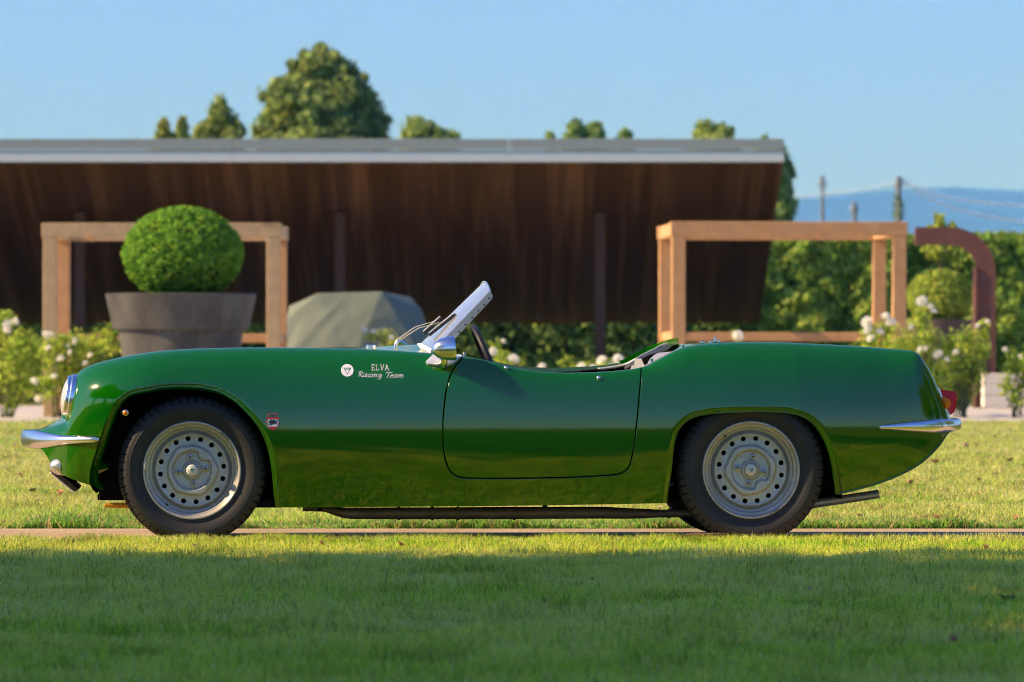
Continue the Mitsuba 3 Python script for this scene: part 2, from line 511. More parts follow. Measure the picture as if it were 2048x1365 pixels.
for k in range(25):                        # underside boards, the joints open
    x1 = xr - .012 - k * pw
    x0 = x1 - pw + .012
    lift = rs.uniform(0, .012)
    o = np.array([0, YF + .06, zb_f + .01]) + sn * (.03 + lift)
    obj('soffit_panel', mikit.ply(beam(o + [(x0 + x1) / 2, 0, 0], o + [(x0 + x1) / 2, 0, 0] + sl, x1 - x0, .03, .004, up=sn), 'm_soffit', 30), can)
o = np.array([(xl - 6 + xr) / 2 - .02, YF + .08, zb_f + .02]) + sn * .12
obj('roof', mikit.ply(beam(o, o + sl * .995, xr - xl + 6, .10, .01, up=sn), 'm_fascia_dark', 30), can)
yp = YF + 3.0
zp = zb_f + (zbk - zb_f) * 3.0 / (YB - YF)
for px in (1200, 680, 160, -360):
    x = W(px, 0, yp)[0]
    obj('post', mikit.ply(chamfer_box((.20, .20, zp + .02), (x, yp, zp / 2 - .02), .012), 'm_post', 30), can)

# ------------------------------------------------------------------ timber frames
def frame(name, label, YN, dY, pxl, pxr, top, yaw, mats, bar_py):
    t = thing(name, label, 'frame', 'timber garden frames')
    A, B = W(pxl, top, YN), W(pxr, top, YN)
    base = 0.0
    Hh = A[2]
    ca, sa = math.cos(yaw), math.sin(yaw)
    Lx_, pw_ = (B[0] - A[0]) / ca, .185
    o = np.array([A[0], YN, 0])
    u, v = np.array([ca, sa, 0]), np.array([-sa, ca, 0])

    def at(a, b, z):
        return o + u * a + v * b + np.array([0, 0, z])
    hp = pw_ / 2
    for (a, b, m) in ((hp, hp, mats[0]), (Lx_ - hp, hp, mats[1]), (hp, dY - hp, mats[2]), (Lx_ - hp, dY - hp, mats[3])):
        obj('post', mikit.ply(beam(at(a, b, -.03), at(a, b, Hh - .20), pw_, pw_, .008, up=v), m, 30), t)
    zt = Hh - .10
    for b in (hp, dY - hp):
        obj('top_beam', mikit.ply(beam(at(-.02, b, zt), at(Lx_ + .02, b, zt), pw_ + .01, .195, .008), mats[4], 30), t)
    for a in (hp, Lx_ - hp):
        obj('side_beam', mikit.ply(beam(at(a, pw_ + .006, zt - .004), at(a, dY - pw_ - .006, zt - .004), pw_, .18, .008), mats[4], 30), t)
    zb = W(0, bar_py, YN + dY)[2]
    obj('lower_rail', mikit.ply(beam(at(pw_ + .003, dY - hp, zb), at(Lx_ - pw_ - .003, dY - hp, zb), .12, .125, .008), 'wood_warm', 30), t)
    for a in (hp, Lx_ - hp):
        obj('side_rail', mikit.ply(beam(at(a, pw_ + .003, zb), at(a, dY - pw_ - .003, zb), .12, .125, .008), 'wood_warm', 30), t)
    for f in (.20, .41, .64, .82):         # rounded pegs under the front beam
        p = at(Lx_ * f, .02, Hh - .20)
        obj('peg', mikit.ply(tube([p + v * -.05, p + v * .13], .055, 12), 'wood_warm', 40), t)
    return t


frame('timber_frame', 'weathered timber frame standing behind the big grey planter', 56.0, 2.5, 86, 560, 446, 0.0, ['wood_grey', 'wood_grey', 'wood_warm', 'wood_warm', 'wood_grey'], 677)
frame('timber_frame', 'orange-brown timber frame to the right, above the rear of the green car', 56.0, 2.9, 1344, 1814, 443, .038, ['wood_warm'] * 5, 674)

# ------------------------------------------------------------------ planters and clipped box balls
def planter(label, py_rim, py_band, px0, px1, Y, m, lo=.70, base_z=0.0):
    t = thing('planter', label, 'planter')
    c = W((px0 + px1) / 2, py_rim, Y)
    R = (px1 - px0) / 2 * (DIST + Y) / FPX
    zr, zb = c[2], W(0, py_band, Y)[2]
    rb = R * .90
    prof = [(0.0, base_z + .02), (R * lo, base_z), (R * .825, zb - .006), (rb - .02, zb - .004), (rb, zb + .012), (R - .006, zr - .015), (R, zr), (R - .01, zr + .012), (R - .06, zr + .012), (R - .07, zr), (R - .10, zr - .14), (R * .5, zr - .14)]
    obj('pot', mikit.ply(lathe(prof, 72).apply_translation((c[0], Y, 0)), m, 35), t)
    s = lathe([(0.001, zr - .05), (R * .5, zr - .055), (R - .085, zr - .07)], 48).apply_translation((c[0], Y, 0))
    s.vertices[:, 2] += .03 * (meshkit.noise(s.vertices * 9) - .5)
    obj('soil', mikit.ply(s, 'm_soil', True), t)
    return c, R


def boxball(label, px, py, rx, ry, Y, n, size, seed, col, col2):
    t = thing('boxwood_ball', label, 'bush')
    c = W(px, py, Y)
    k = (DIST + Y) / FPX
    r = np.array([rx * k, rx * k, ry * k])
    rg = np.random.default_rng(seed)
    d = rg.normal(0, 1, (n, 3))
    d /= np.linalg.norm(d, axis=1, keepdims=True)
    pit = np.clip(meshkit.noise(d * 15, seed) * .6 + meshkit.noise(d * 27, seed + 2) * .5 - .48, 0, 1)
    bump = .985 + .09 * (meshkit.fbm(d * 5.5, 3, seed) - .5) - .42 * pit
    C = c + d * r * (bump * (1 - .06 * rg.random(n) ** 1.5))[:, None]
    tt = np.clip(meshkit.fbm(d * 6, 3, seed + 1) * 1.6 - .3, 0, 1)[:, None]
    obj('foliage', leafshape(leaves(C, d, size, rg, np.array(col) * (1 - tt) + np.array(col2) * tt, flop=.75)), t, kind='stuff')
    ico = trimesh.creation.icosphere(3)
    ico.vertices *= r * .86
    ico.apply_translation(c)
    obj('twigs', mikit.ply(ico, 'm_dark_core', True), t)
    obj('stem', mikit.ply(tube([c - [0, 0, r[2] * 1.35], c - [0, 0, r[2] * .6]], [.05, .04], 8), 'm_bark', True), t)


planter('big dark grey round planter with a thick rim, left behind the bonnet', 590, 660, 211, 513, 53.0, 'm_pot', .68)
boxball('bright green clipped box ball in the big grey planter', 366, 508, 123, 97, 53.0, 30000, .047, 5, (.036, .108, .014), (.118, .205, .026))
planter('brown round planter behind the rose bushes on the right', 641, 690, 1812, 1946, 74.0, 'm_pot_brown', .72)
boxball('dull green clipped box ball in the brown planter on the right', 1879, 595, 67, 58, 74.0, 9000, .07, 6, (.075, .125, .02), (.17, .21, .035))

# ------------------------------------------------------------------ covered heap under the canopy
Yt = 80.0
hp_ = [(574, 640, -.15), (579, 613, .15), (636, 587, -.05), (764, 584, -.10), (822, 595, .65), (838, 618, .30), (852, 660, .05), (566, 745, -.55), (700, 745, -.75), (862, 745, -.35), (640, 592, 1.2), (764, 590, 1.4), (580, 614, 1.2), (840, 620, 1.4), (566, 745, 1.6), (862, 745, 1.6)]
m = hullof([W(px, py, Yt) + [0, dy, 0] for px, py, dy in hp_])
m = trimesh.Trimesh(*trimesh.remesh.subdivide_to_size(m.vertices, m.faces, .07), process=False)
m.merge_vertices()
trimesh.smoothing.filter_taubin(m, iterations=2)
v = m.vertices.copy()
fl = meshkit.fbm(np.stack([v[:, 0] * 1.5 + v[:, 2] * .8, v[:, 1] * 1.1, v[:, 2] * .45], 1), 3, 6)
cr = 1 - np.abs(meshkit.fbm(np.stack([v[:, 0] * 1.2 - v[:, 2] * .9, v[:, 1], v[:, 2] * .35 + 7], 1), 3, 16) * 2 - 1)
v += m.vertex_normals * ((.055 * (fl - .5) + .06 * np.clip(cr - .78, 0, 1) * 2) * np.clip((1.95 - v[:, 2]) / .4, .15, 1))[:, None]
v[:, 2] = np.clip(v[:, 2], .0, None)
P, a = v, m.faces
k = obj('tarpaulin', mikit.ply((P, a), 'm_tarp', True))
labels[k] = {'label': 'grey-green tarpaulin draped over a heap under the canopy', 'category': 'tarpaulin'}

# ------------------------------------------------------------------ rust-brown arched lamp post, pale blocks
Ya = 71.0
t = thing('arched_post', 'rust-brown steel post with an arm curving over to the left', 'post')
k = (DIST + Ya) / FPX
cx_, zc_ = W(1905, 0, Ya)[0], W(0, 545, Ya)[2]
ro, ri = 90 * k, 55 * k
cx_ = W(1900, 0, Ya)[0]
out = [(W(1830, 0, Ya)[0], zc_ + ro)]
inn = [(W(1830, 0, Ya)[0], zc_ + ri)]
for aa in np.linspace(90, 0, 22):
    out.append((cx_ + ro * math.cos(math.radians(aa)), zc_ + ro * math.sin(math.radians(aa))))
    inn.append((cx_ + ri * math.cos(math.radians(aa)), zc_ + ri * math.sin(math.radians(aa))))
zlow = W(0, 752, Ya)[2]
out.append((cx_ + ro, zlow))
inn.append((cx_ + ri, zlow))
pg = shapely.Polygon(out + inn[::-1]).buffer(-.008).buffer(.008)
m = trimesh.creation.extrude_polygon(pg, .26, engine='earcut')
m.apply_transform([[1, 0, 0, 0], [0, 0, -1, Ya + .13], [0, 1, 0, 0], [0, 0, 0, 1]])
obj('arm', mikit.ply(m, 'm_rust', 30), t)
obj('flange', mikit.ply(chamfer_box((.06, .34, zc_ + .1), (cx_ + ri - .034, Ya, (zc_ + .1) / 2 - .01), .006), 'm_rust', 30), t)
obj('foot', mikit.ply(chamfer_box((.13, .16, zlow + .01), (cx_ + ri + .07, Ya + .02, zlow / 2 - .012), .006), 'm_rust', 30), t)
t = thing('garden_wall', 'low pale stone wall at the right edge behind the roses', 'wall')
for r in range(3):
    z0 = .02 + r * .185
    xs = [W(1966, 0, 70)[0]]
    while xs[-1] < 13:
        xs.append(xs[-1] + .95 + .3 * ((len(xs) * 7 + r * 3) % 5) / 5)
    for q in range(len(xs) - 1):
        x0, x1 = xs[q] - (.4 if q and r % 2 else 0), xs[q + 1] - (.4 if r % 2 else 0)
        obj('stone', mikit.ply(chamfer_box((x1 - x0 - .012, .5, .175), ((x0 + x1) / 2, 70.2 + .012 * ((q * 5 + r) % 3), z0 + .0875), .012), 'm_block', 30), t)

# ------------------------------------------------------------------ hedges
def hedge(name, label, x0, x1, Y, py_top, n, size, seed, col, col2, thick=1.5, low=0.0):
    t = thing(name, label, 'hedge')
    z1 = W(0, py_top, Y)[2]
    rg = np.random.default_rng(seed)
    nt = int(n * .22)
    x = rg.uniform(x0, x1, n)
    y = np.full(n, Y)
    z = low + (z1 - low) * rg.random(n) ** .85
    D = np.tile([0, -1.0, .25], (n, 1))
    top = np.arange(n) < nt
    y[top] = Y + thick * rg.random(nt)
    z[top] = z1
    D[top] = [0, -.3, 1]
    q = np.stack([x, y, z], 1)
    f = meshkit.fbm(q * 1.1, 4, seed) - .5
    f2 = meshkit.fbm(q * 3.3 + 9, 2, seed) - .5
    q[~top, 1] -= (.75 * f + .45 * f2)[~top] - .28 * rg.random(n - nt)
    q[top, 2] += (.5 * f + .4 * f2)[top] - .2 * rg.random(nt)
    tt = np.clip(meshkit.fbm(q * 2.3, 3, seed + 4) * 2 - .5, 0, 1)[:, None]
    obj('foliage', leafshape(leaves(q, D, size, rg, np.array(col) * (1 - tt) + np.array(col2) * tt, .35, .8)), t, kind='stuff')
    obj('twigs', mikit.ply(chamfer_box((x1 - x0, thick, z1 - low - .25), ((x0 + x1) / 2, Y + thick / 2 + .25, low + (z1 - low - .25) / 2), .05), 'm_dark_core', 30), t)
    k = 0
    for xx in np.arange(x0 + .4, x1, 1.1):
        if k < 20:
            obj('stem', mikit.ply(tube([(xx, Y + .3, -.02), (xx + .05, Y + .28, .5), (xx - .04, Y + .35, z1 * .8)], [.05, .045, .02], 6), 'm_bark', True), t)
        k += 1


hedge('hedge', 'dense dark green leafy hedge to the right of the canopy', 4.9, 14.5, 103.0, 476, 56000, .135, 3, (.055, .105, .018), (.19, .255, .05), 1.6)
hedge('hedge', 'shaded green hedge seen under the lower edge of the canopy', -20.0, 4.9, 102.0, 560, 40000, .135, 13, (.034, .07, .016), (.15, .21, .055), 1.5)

# ------------------------------------------------------------------ trees beyond the canopy
def tree(label, Y, clumps, n, size, seed, col, col2, trunk=None, group=None):
    """clumps: (px, py, radius px, radius py) measured in the photograph"""
    t = thing('tree', label, 'tree', group)
    k = (DIST + Y) / FPX
    rg = np.random.default_rng(seed)
    cl = []
    for (px, py, rx, ry) in clumps:
        c = W(px, py, Y + rg.uniform(-.5, .5) * rx * k)
        cl.append((c, (rx * k, rx * k, ry * k)))
    tips = []
    for c, r in cl:                        # loose sprays that break the outline
        for q in range(7):
            d_ = rg.normal(0, 1, 3)
            d_[2] = abs(d_[2]) * .8
            d_ /= np.linalg.norm(d_)
            tips.append((np.array(c) + d_ * np.array(r) * rg.uniform(.9, 1.12), np.array(r) * rg.uniform(.10, .22)))
    A_ = crown(cl, int(n * 1.9), size * .68, seed, col, col2, .62, .5)
    B_ = crown(tips, int(n * .5), size * .6, seed + 100, col, col2, .9, .3)
    obj('crown', leafshape(joinvfc([A_, B_])), t, kind='stuff')
    cx = np.mean([c[0][0] for c in cl])
    zt = max(c[0][2] for c in cl)
    zl = min(c[0][2] - c[1][2] for c in cl)
    r = trunk or .16
    obj('trunk', mikit.ply(tube([(cx, Y, -.1), (cx + .1, Y, zl * .5), (cx - .05, Y, (zl + zt) / 2), (cx, Y, zt)], [r, r * .85, r * .6, r * .15], 8), 'm_bark', True), t)
    limbs = [tube([(cx, Y, c[0][2] - c[1][2] * 1.3), (cx * .6 + c[0][0] * .4, Y * .6 + c[0][1] * .4, c[0][2] - c[1][2] * .7), c[0]], [r * .4, r * .3, r * .08], 5) for c in cl]
    obj('limb', mikit.ply(cat(limbs), 'm_bark', True), t)


LG, DG = (.135, .195, .058), (.085, .135, .05)
tree('large round-headed tree rising highest above the canopy roof', 196, [(640, 160, 62, 60), (590, 205, 62, 60), (690, 195, 58, 62), (560, 260, 48, 50), (720, 250, 52, 60), (640, 240, 80, 70), (650, 330, 120, 80), (745, 290, 34, 60), (540, 310, 30, 60), (630, 125, 30, 26), (672, 140, 28, 30)], 15000, .42, 31, DG, (.11, .135, .035), .3)
tree('pointed conifer-like tree left of the large round tree', 190, [(440, 215, 12, 24), (438, 245, 26, 40), (415, 275, 30, 36), (462, 270, 26, 40), (440, 320, 48, 60), (398, 300, 20, 40)], 4500, .34, 32, LG, (.13, .14, .03))
tree('leftmost small yellow-green treetop above the canopy roof', 188, [(327, 262, 12, 24), (325, 300, 22, 40)], 1500, .30, 33, LG, (.15, .15, .03))
tree('second small yellow-green treetop from the left above the roof', 188, [(363, 260, 11, 26), (362, 300, 20, 40)], 1400, .30, 34, LG, (.14, .15, .03))
tree('low broad treetop just right of the large round tree', 192, [(835, 270, 32, 34), (870, 278, 30, 28), (900, 285, 24, 24), (850, 310, 60, 40)], 3200, .34, 35, LG, (.12, .15, .04))
tree('dark treetop with two humps above the middle of the roof', 196, [(1152, 265, 18, 26), (1190, 266, 20, 22), (1170, 300, 50, 36)], 2600, .34, 36, DG, LG)
tree('tiny treetop just left of the two-humped treetop', 198, [(1100, 276, 9, 12), (1100, 310, 12, 36)], 700, .30, 37, DG, LG)
tree('tiny treetop just right of the two-humped treetop', 198, [(1249, 274, 14, 18), (1249, 310, 18, 40)], 800, .30, 38, DG, LG)
tree('light green treetop above the right part of the roof', 194, [(1408, 268, 20, 26), (1445, 272, 22, 24), (1425, 310, 50, 40)], 2400, .34, 39, LG, (.13, .16, .04))
tree('tree showing beside the right end of the canopy roof', 150, [(1555, 350, 34, 50), (1560, 400, 34, 44), (1545, 440, 40, 40), (1530, 330, 40, 50), (1540, 500, 60, 50)], 5200, .30, 40, DG, LG)
tree('young yellow-green sapling top above the hedge behind the arched post', 86, [(1880, 455, 14, 26), (1905, 462, 10, 16), (1862, 470, 12, 16), (1880, 500, 30, 24)], 900, .15, 41, (.12, .18, .03), (.17, .19, .04), .03)

# ------------------------------------------------------------------ utility poles and lines
def pole(label, px, top, w, Y, ivy=False):
    t = thing('utility_pole', label, 'utility pole')
    p = W(px, top, Y)
    r = w * (DIST + Y) / FPX / 2
    obj('pole', mikit.ply(tube([(p[0], Y, -.1), p], [r * 1.1, r * .85], 12), 'm_pole', True), t)
    arm = p - [0, 0, .35]
    obj('crossarm', mikit.ply(chamfer_box((.34, .10, .08), arm, .01), 'm_pole', 30), t)
    for s in (-.13, 0, .13):
        obj('insulator', mikit.ply(tube([arm + [s, 0, .05], arm + [s, 0, .17]], .035, 8), 'm_wire', True), t)
    if ivy:
        rg = np.random.default_rng(8)
        n = 700
        z = 2.5 + (p[2] - 3.2) * rg.random(n) ** 1.4
        a = rg.uniform(0, 6.28, n)
        rr = .13 + .16 * rg.random(n) * (1 - (z - 2.5) / p[2])
        C = np.stack([p[0] + np.cos(a) * rr, Y + np.sin(a) * rr, z], 1)
        obj('ivy', leafshape(leaves(C, np.stack([np.cos(a), np.sin(a), a * 0], 1), .16, rg, (.06, .11, .02))), t, kind='stuff')
    return p


p1 = pole('tall utility pole with climbing ivy, right of the timber frame', 1797, 353, 12, 190, True)
pole('bare utility pole, leftmost of those in the sky', 1645, 351, 8, 200)
pole('shortest utility pole, between two taller ones', 1709, 404, 10, 205)
for label, pts in (('upper pale cable sagging right from the ivy-clad pole', [(1800, 356), (1850, 381), (1920, 400), (1985, 408), (2200, 420)]),
                   ('lower pale cable sagging right from the ivy-clad pole', [(1800, 360), (1850, 392), (1910, 418), (1975, 434), (2200, 462)]),
                   ('thin cable running left from the ivy-clad pole', [(1795, 364), (1740, 377), (1660, 388), (1590, 394), (1300, 400)])):
    P = np.array([W(px, py, 190) for px, py in pts])
    s = np.linspace(0, 1, 30)
    Q = np.stack([PchipInterpolator(np.linspace(0, 1, len(P)), P[:, c])(s) for c in range(3)], 1)
    k = obj('cable', mikit.ply(tube(Q, .028, 6), 'm_wire', True))
    labels[k] = {'label': label, 'category': 'cable'}

# ------------------------------------------------------------------ rose bushes
rgp = np.random.default_rng(2)
pet = []
for ringi, (n_, rr, tilt, s) in enumerate(((5, .012, 1.15, .034), (6, .022, .75, .042), (7, .03, .30, .046))):
    for k in range(n_):
        a = 2 * np.pi * (k + .37 * ringi) / n_
        g_ = np.array([[u, v] for u in (-1, 0, 1) for v in (0, .5, 1)])
        loc = np.stack([g_[:, 0] * s * .55 * (1 - .35 * (g_[:, 1] - .55) ** 2), g_[:, 1] * s, -.25 * s * g_[:, 0] ** 2 + .18 * s * g_[:, 1] ** 2], 1)
        ct, st = math.cos(tilt), math.sin(tilt)
        loc = np.stack([loc[:, 0], loc[:, 1] * ct - loc[:, 2] * st, loc[:, 1] * st + loc[:, 2] * ct], 1)
        loc[:, 1] += rr * .5
        ca, sa = math.cos(a), math.sin(a)
        loc = np.stack([loc[:, 0] * ca - loc[:, 1] * sa, loc[:, 0] * sa + loc[:, 1] * ca, loc[:, 2] + .012 * (2 - ringi)], 1)
        f = []
        for i_ in range(2):
            for j_ in range(2):
                q_ = i_ * 3 + j_
                f += [[q_, q_ + 3, q_ + 4], [q_, q_ + 4, q_ + 1]]
        pet.append(trimesh.Trimesh(loc, f, process=False))
rose_mesh = mikit.ply(cat(pet), 'petal', True)


def rose_bush(label, Y, clumps, flowers, base, seed, n, cols=((.07, .125, .018), (.25, .30, .05))):
    t = thing('rose_bush', label, 'rose bush', 'white rose bushes along the paving')
    rg = np.random.default_rng(seed)
    k = (DIST + Y) / FPX
    cl = [(W(px, py, Y + rg.uniform(-.25, .25)), (rx * k, max(rx, 14) * k * .8, ry * k)) for px, py, rx, ry in clumps]
    obj('foliage', leafshape(crown(cl, int(n * .75), .068, seed, cols[0], cols[1], .95, .7)), t, kind='stuff')
    st = []
    for c, r in cl:
        for q in range(2):
            b = W(base + rg.uniform(-14, 14), 0, Y)
            b[2] = -.02
            e = c + rg.normal(0, .3, 3) * r
            m = b * .5 + e * .5 + rg.normal(0, .05, 3) + [0, 0, .08]
            st.append(tube([b, m, e], [.011, .009, .004], 5))
    obj('stem', mikit.ply(cat(st), 'm_stem', True), t)
    for (px, py, s) in flowers:
        p = W(px, py, Y - .42)
        R = T().translate(p.tolist()).rotate([0, 0, 1], float(rg.uniform(0, 360))).rotate([1, 0, 0], float(rg.uniform(10, 75))).scale(float(s * rg.uniform(.74, .95)))
        obj('flower', {**rose_mesh, 'to_world': R}, t)


rose_bush('tall white rose bush at the left edge of the photo', 54.5, [(12, 640, 24, 24), (5, 700, 40, 40), (45, 690, 36, 36), (70, 720, 34, 40), (25, 750, 44, 44), (60, 770, 30, 30), (-40, 720, 40, 60), (25, 800, 16, 30)],
          [(15, 651, 1.3), (30, 645, 1.2), (14, 664, 1.3), (68, 766, 1.4), (78, 798, 1.1), (-10, 690, 1.2)], 14, 1, 5200)
rose_bush('low white rose bush between the left timber post and the grey planter', 54.2, [(105, 700, 34, 34), (150, 690, 36, 28), (195, 690, 38, 30), (222, 680, 26, 34), (130, 740, 40, 36), (180, 740, 46, 30), (100, 770, 26, 36)],
          [(90, 672, 1.2), (101, 671, 1.1), (151, 683, .9), (122, 720, 1.1), (108, 755, 1.1), (171, 728, .9), (141, 705, .8), (181, 712, .8), (136, 692, .6), (97, 697, .8)], 120, 2, 4600)
rose_bush('small rose bush showing above the bonnet before the windscreen', 54.0, [(745, 672, 18, 14), (772, 672, 20, 18), (790, 690, 20, 16), (770, 715, 26, 26), (768, 760, 30, 40)],
          [(729, 662, 1.0), (747, 665, .9), (783, 676, .6)], 768, 3, 1500, ((.10, .15, .03), (.23, .24, .07)))
rose_bush('white rose bush seen through the cockpit beside the steering wheel', 54.0, [(992, 695, 14, 16), (1005, 712, 22, 16), (1025, 730, 30, 22), (1010, 765, 40, 36)],
          [(986, 704, 1.0), (1026, 721, 1.5), (1006, 684, .7), (1084, 736, 1.4)], 1012, 4, 1500)
rose_bush('rose bush with a row of white blooms above the car door', 54.0, [(1135, 728, 18, 18), (1165, 738, 34, 16), (1215, 732, 36, 16), (1250, 736, 22, 14), (1195, 775, 60, 36)],
          [(1163, 735, 1.2), (1184, 737, 1.0), (1204, 723, 1.5), (1236, 720, 1.5), (1222, 732, 1.0), (1219, 742, .9)], 1195, 5, 2200)
rose_bush('rose with a single bloom just above the rear deck of the car', 54.0, [(1476, 700, 22, 20), (1500, 720, 30, 26), (1440, 730, 24, 22), (1480, 770, 40, 30)], [(1475, 674, 1.5)], 1480, 6, 1100)
rose_bush('white rose bush in front of the right posts of the timber frame', 54.2, [(1745, 668, 26, 24), (1775, 660, 24, 22), (1750, 700, 34, 30), (1790, 700, 30, 30), (1770, 750, 40, 50)],
          [(1734, 645, 1.5), (1771, 636, 1.3), (1782, 648, 1.4), (1737, 662, 1.4), (1760, 666, 1.3), (1742, 678, 1.2)], 1770, 7, 3000)
rose_bush('tallest white rose bush right of the timber frame', 54.4, [(1848, 615, 18, 20), (1840, 650, 30, 26), (1825, 690, 34, 30), (1858, 680, 24, 30), (1835, 730, 40, 40), (1870, 750, 34, 44), (1850, 790, 30, 34)],
          [(1844, 604, 1.4), (1861, 615, 1.0), (1867, 624, .9), (1841, 700, 1.0), (1852, 699, .9), (1822, 655, .8)], 1850, 8, 3800)
rose_bush('white rose bush in front of the arched rusty post', 54.6, [(1905, 690, 28, 26), (1935, 680, 26, 30), (1968, 660, 14, 24), (1965, 700, 20, 30), (1920, 730, 42, 40), (1950, 750, 26, 36), (1910, 780, 40, 36)],
          [(1877, 711, 1.4), (1893, 721, .9), (1912, 706, .9), (1955, 652, .7), (1975, 645, .7)], 1920, 9, 3600)
rose_bush('straggly rose bush at the right edge before the pale wall', 54.6, [(2030, 725, 26, 30), (2015, 770, 20, 30), (2048, 760, 30, 40), (2032, 800, 22, 22), (2070, 720, 30, 40)],
          [(2010, 700, .8), (2040, 715, .7)], 2035, 10, 1500)

# ------------------------------------------------------------------ trees that shade the near lawn, beside the view on the left
for q, (x, y, z, r) in enumerate(((-9.4, -6.25, 6.0, 3.4), (-15.4, -6.35, 7.0, 3.6), (-9.8, -11.6, 6.4, 3.6), (-16.5, -13.0, 7.2, 3.8), (-11.5, -16.6, 6.6, 3.6), (-18.5, -18.8, 7.4, 3.8), (-23.0, -11.0, 8.0, 4.0))):
    t = thing('tree', ['broad leafy tree', 'tall leafy tree', 'dense leafy tree', 'wide leafy tree', 'round leafy tree', 'big leafy tree', 'full leafy tree'][q] + ' left of the lawn outside the view, shading its near part', 'tree', 'trees shading the near lawn')
    rg = np.random.default_rng(60 + q)
    cl = [((x, y, z), (r * .8, r * .8, r * .75))] + [((x + r * .55 * math.cos(a), y + r * .55 * math.sin(a), z + r * b), r * .5) for a, b in zip(np.arange(7) * .9 + q, [-.35, .3, 0, .45, -.2, .2, -.1])]
    obj('crown', leafshape(crown(cl, 9000, .34, 60 + q, (.05, .10, .02), (.08, .14, .03), .6, .2)), t, kind='stuff')
    obj('trunk', mikit.ply(tube([(x, y, -.1), (x + .1, y, z * .4), (x, y, z)], [.28, .22, .08], 9), 'm_bark', True), t)
for q, (x, y, z, r) in enumerate(((12.5, -2.5, 4.6, 3.4), (13.5, 4.5, 5.0, 3.6), (15.5, 11.5, 5.4, 3.8), (13.0, -9.5, 4.8, 3.5))):
    t = thing('tree', ['first', 'second', 'third', 'fourth'][q] + ' spreading tree right of the lawn outside the view', 'tree', 'trees to the right of the lawn')
    cl = [((x, y, z), (r * .8, r * .8, r * .9))] + [((x + r * .55 * math.cos(a), y + r * .55 * math.sin(a), z + r * b), r * .5) for a, b in zip(np.arange(7) * .9 + q, [-.55, .3, -.3, .45, -.5, .2, -.4])]
    obj('crown', leafshape(crown(cl, 6000, .36, 80 + q, (.05, .10, .02), (.08, .14, .03), .6, .2)), t, kind='stuff')
    obj('trunk', mikit.ply(tube([(x, y, -.1), (x + .1, y, z * .4), (x, y, z)], [.28, .22, .08], 9), 'm_bark', True), t)

# ====================================================================== the sports car
BETA = 0.049                              # the car stands turned a little; its own axes: X to the rear, Y to the far side, Z up
cb, sb = math.cos(BETA), math.sin(BETA)


def LX(px, Y=0.0):
    k = (np.asarray(px, float) - 1024) / FPX
    return (k * (DIST + Y * cb) + Y * sb) / (cb - k * sb)


def LZ(px, py, Y=0.0):
    yw = LX(px, Y) * sb + Y * cb
    return CAMH - (np.asarray(py, float) - HOR) / FPX * (DIST + yw)


def LP(px, py, Y=0.0):
    return np.array([LX(px, Y), Y, LZ(px, py, Y)])


RC = np.array([[cb, -sb, 0], [sb, cb, 0], [0, 0, 1.0]])
CARM = np.eye(4)
CARM[:3, :3] = RC


def put(shape_dict, more=None):
    M = CARM if more is None else CARM @ more
    return {**shape_dict, 'to_world': T(M.tolist())}


def trn(v):
    M = np.eye(4)
    M[:3, 3] = v
    return M


# materials of the car
mat('paint', {'type': 'roughplastic', 'distribution': 'ggx', 'alpha': 0.005, 'int_ior': 2.0, 'nonlinear': True, 'specular_reflectance': rgb(1.0, .93, .70), 'diffuse_reflectance': rgb(.010, .36, .005)})
mat('chrome', {'type': 'roughconductor', 'distribution': 'ggx', 'alpha': 0.05, 'eta': rgb(1.35, 1.2, 1.0), 'k': rgb(7.4, 6.6, 5.8)})
mat('aluminium', pr((.72, .73, .72), .32, .9))
mat('aluminium_dull', pr((.50, .50, .46), .5, .6))


def c_rubber(p, n, uv):
    return mix((.014, .0135, .013), (.036, .031, .027), fbm(p.x * 9, p.y * 9, p.z * 9, 4))


mat('rubber', pr(mikit.proc(c_rubber), .62))
mat('rubber_dark', pr((.012, .012, .012), .6))


def c_steel(p, n, uv):
    g = fbm(p.x * 13, p.y * 13, p.z * 13, 4)
    s = fbm(p.x * 70, p.y * 70, p.z * 70, 2)
    return mix((.36, .33, .28), (.62, .575, .50), g * .7 + s * .3)


mat('wheel_steel', pr(mikit.proc(c_steel), .36, .45))
mat('black_paint', pr((.008, .008, .008), .7))
mat('under_black', {'type': 'diffuse', 'reflectance': rgb(.010, .010, .010)})
mat('exhaust', pr(mikit.proc(lambda p, n, uv: mix((.06, .048, .037), (.21, .165, .12), fbm(p.x * 12, p.y * 30, p.z * 30, 4))), .5, .4))
mat('tailpipe', pr((.42, .40, .37), .42, .6))
mat('leather', pr((.015, .015, .016), .5))
mat('white_vinyl', pr((.80, .80, .82), .45))
mat('grey_trim', pr((.28, .29, .30), .5))
mat('red_lens', {'type': 'principled', 'base_color': rgb(.62, .004, .012), 'roughness': .12, 'specular': .3})
mat('amber_lens', {'type': 'principled', 'base_color': rgb(.9, .22, .01), 'roughness': .12, 'specular': .3})
mat('lamp_glass', {'type': 'roughplastic', 'alpha': 0.03, 'diffuse_reflectance': rgb(.48, .48, .45)})
mat('screen_glass', {'type': 'blendbsdf', 'weight': .16, 'a': {'type': 'thindielectric', 'int_ior': 1.58}, 'b': {'type': 'twosided', 'bsdf': {'type': 'diffuse', 'reflectance': rgb(.75, .78, .80)}}}, False)
mat('yellow_paint', pr((.62, .30, .02), .5))
mat('vinyl_red', pr((.55, .03, .035), .4))
mat('vinyl_green', pr((.02, .17, .11), .4))
mat('vinyl_navy', pr((.02, .03, .055), .4))

YC = 0.70                                 # centre plane
car = thing('sports_car', 'bright green open two-seat sports car with chrome bumpers and grey steel wheels', 'car')

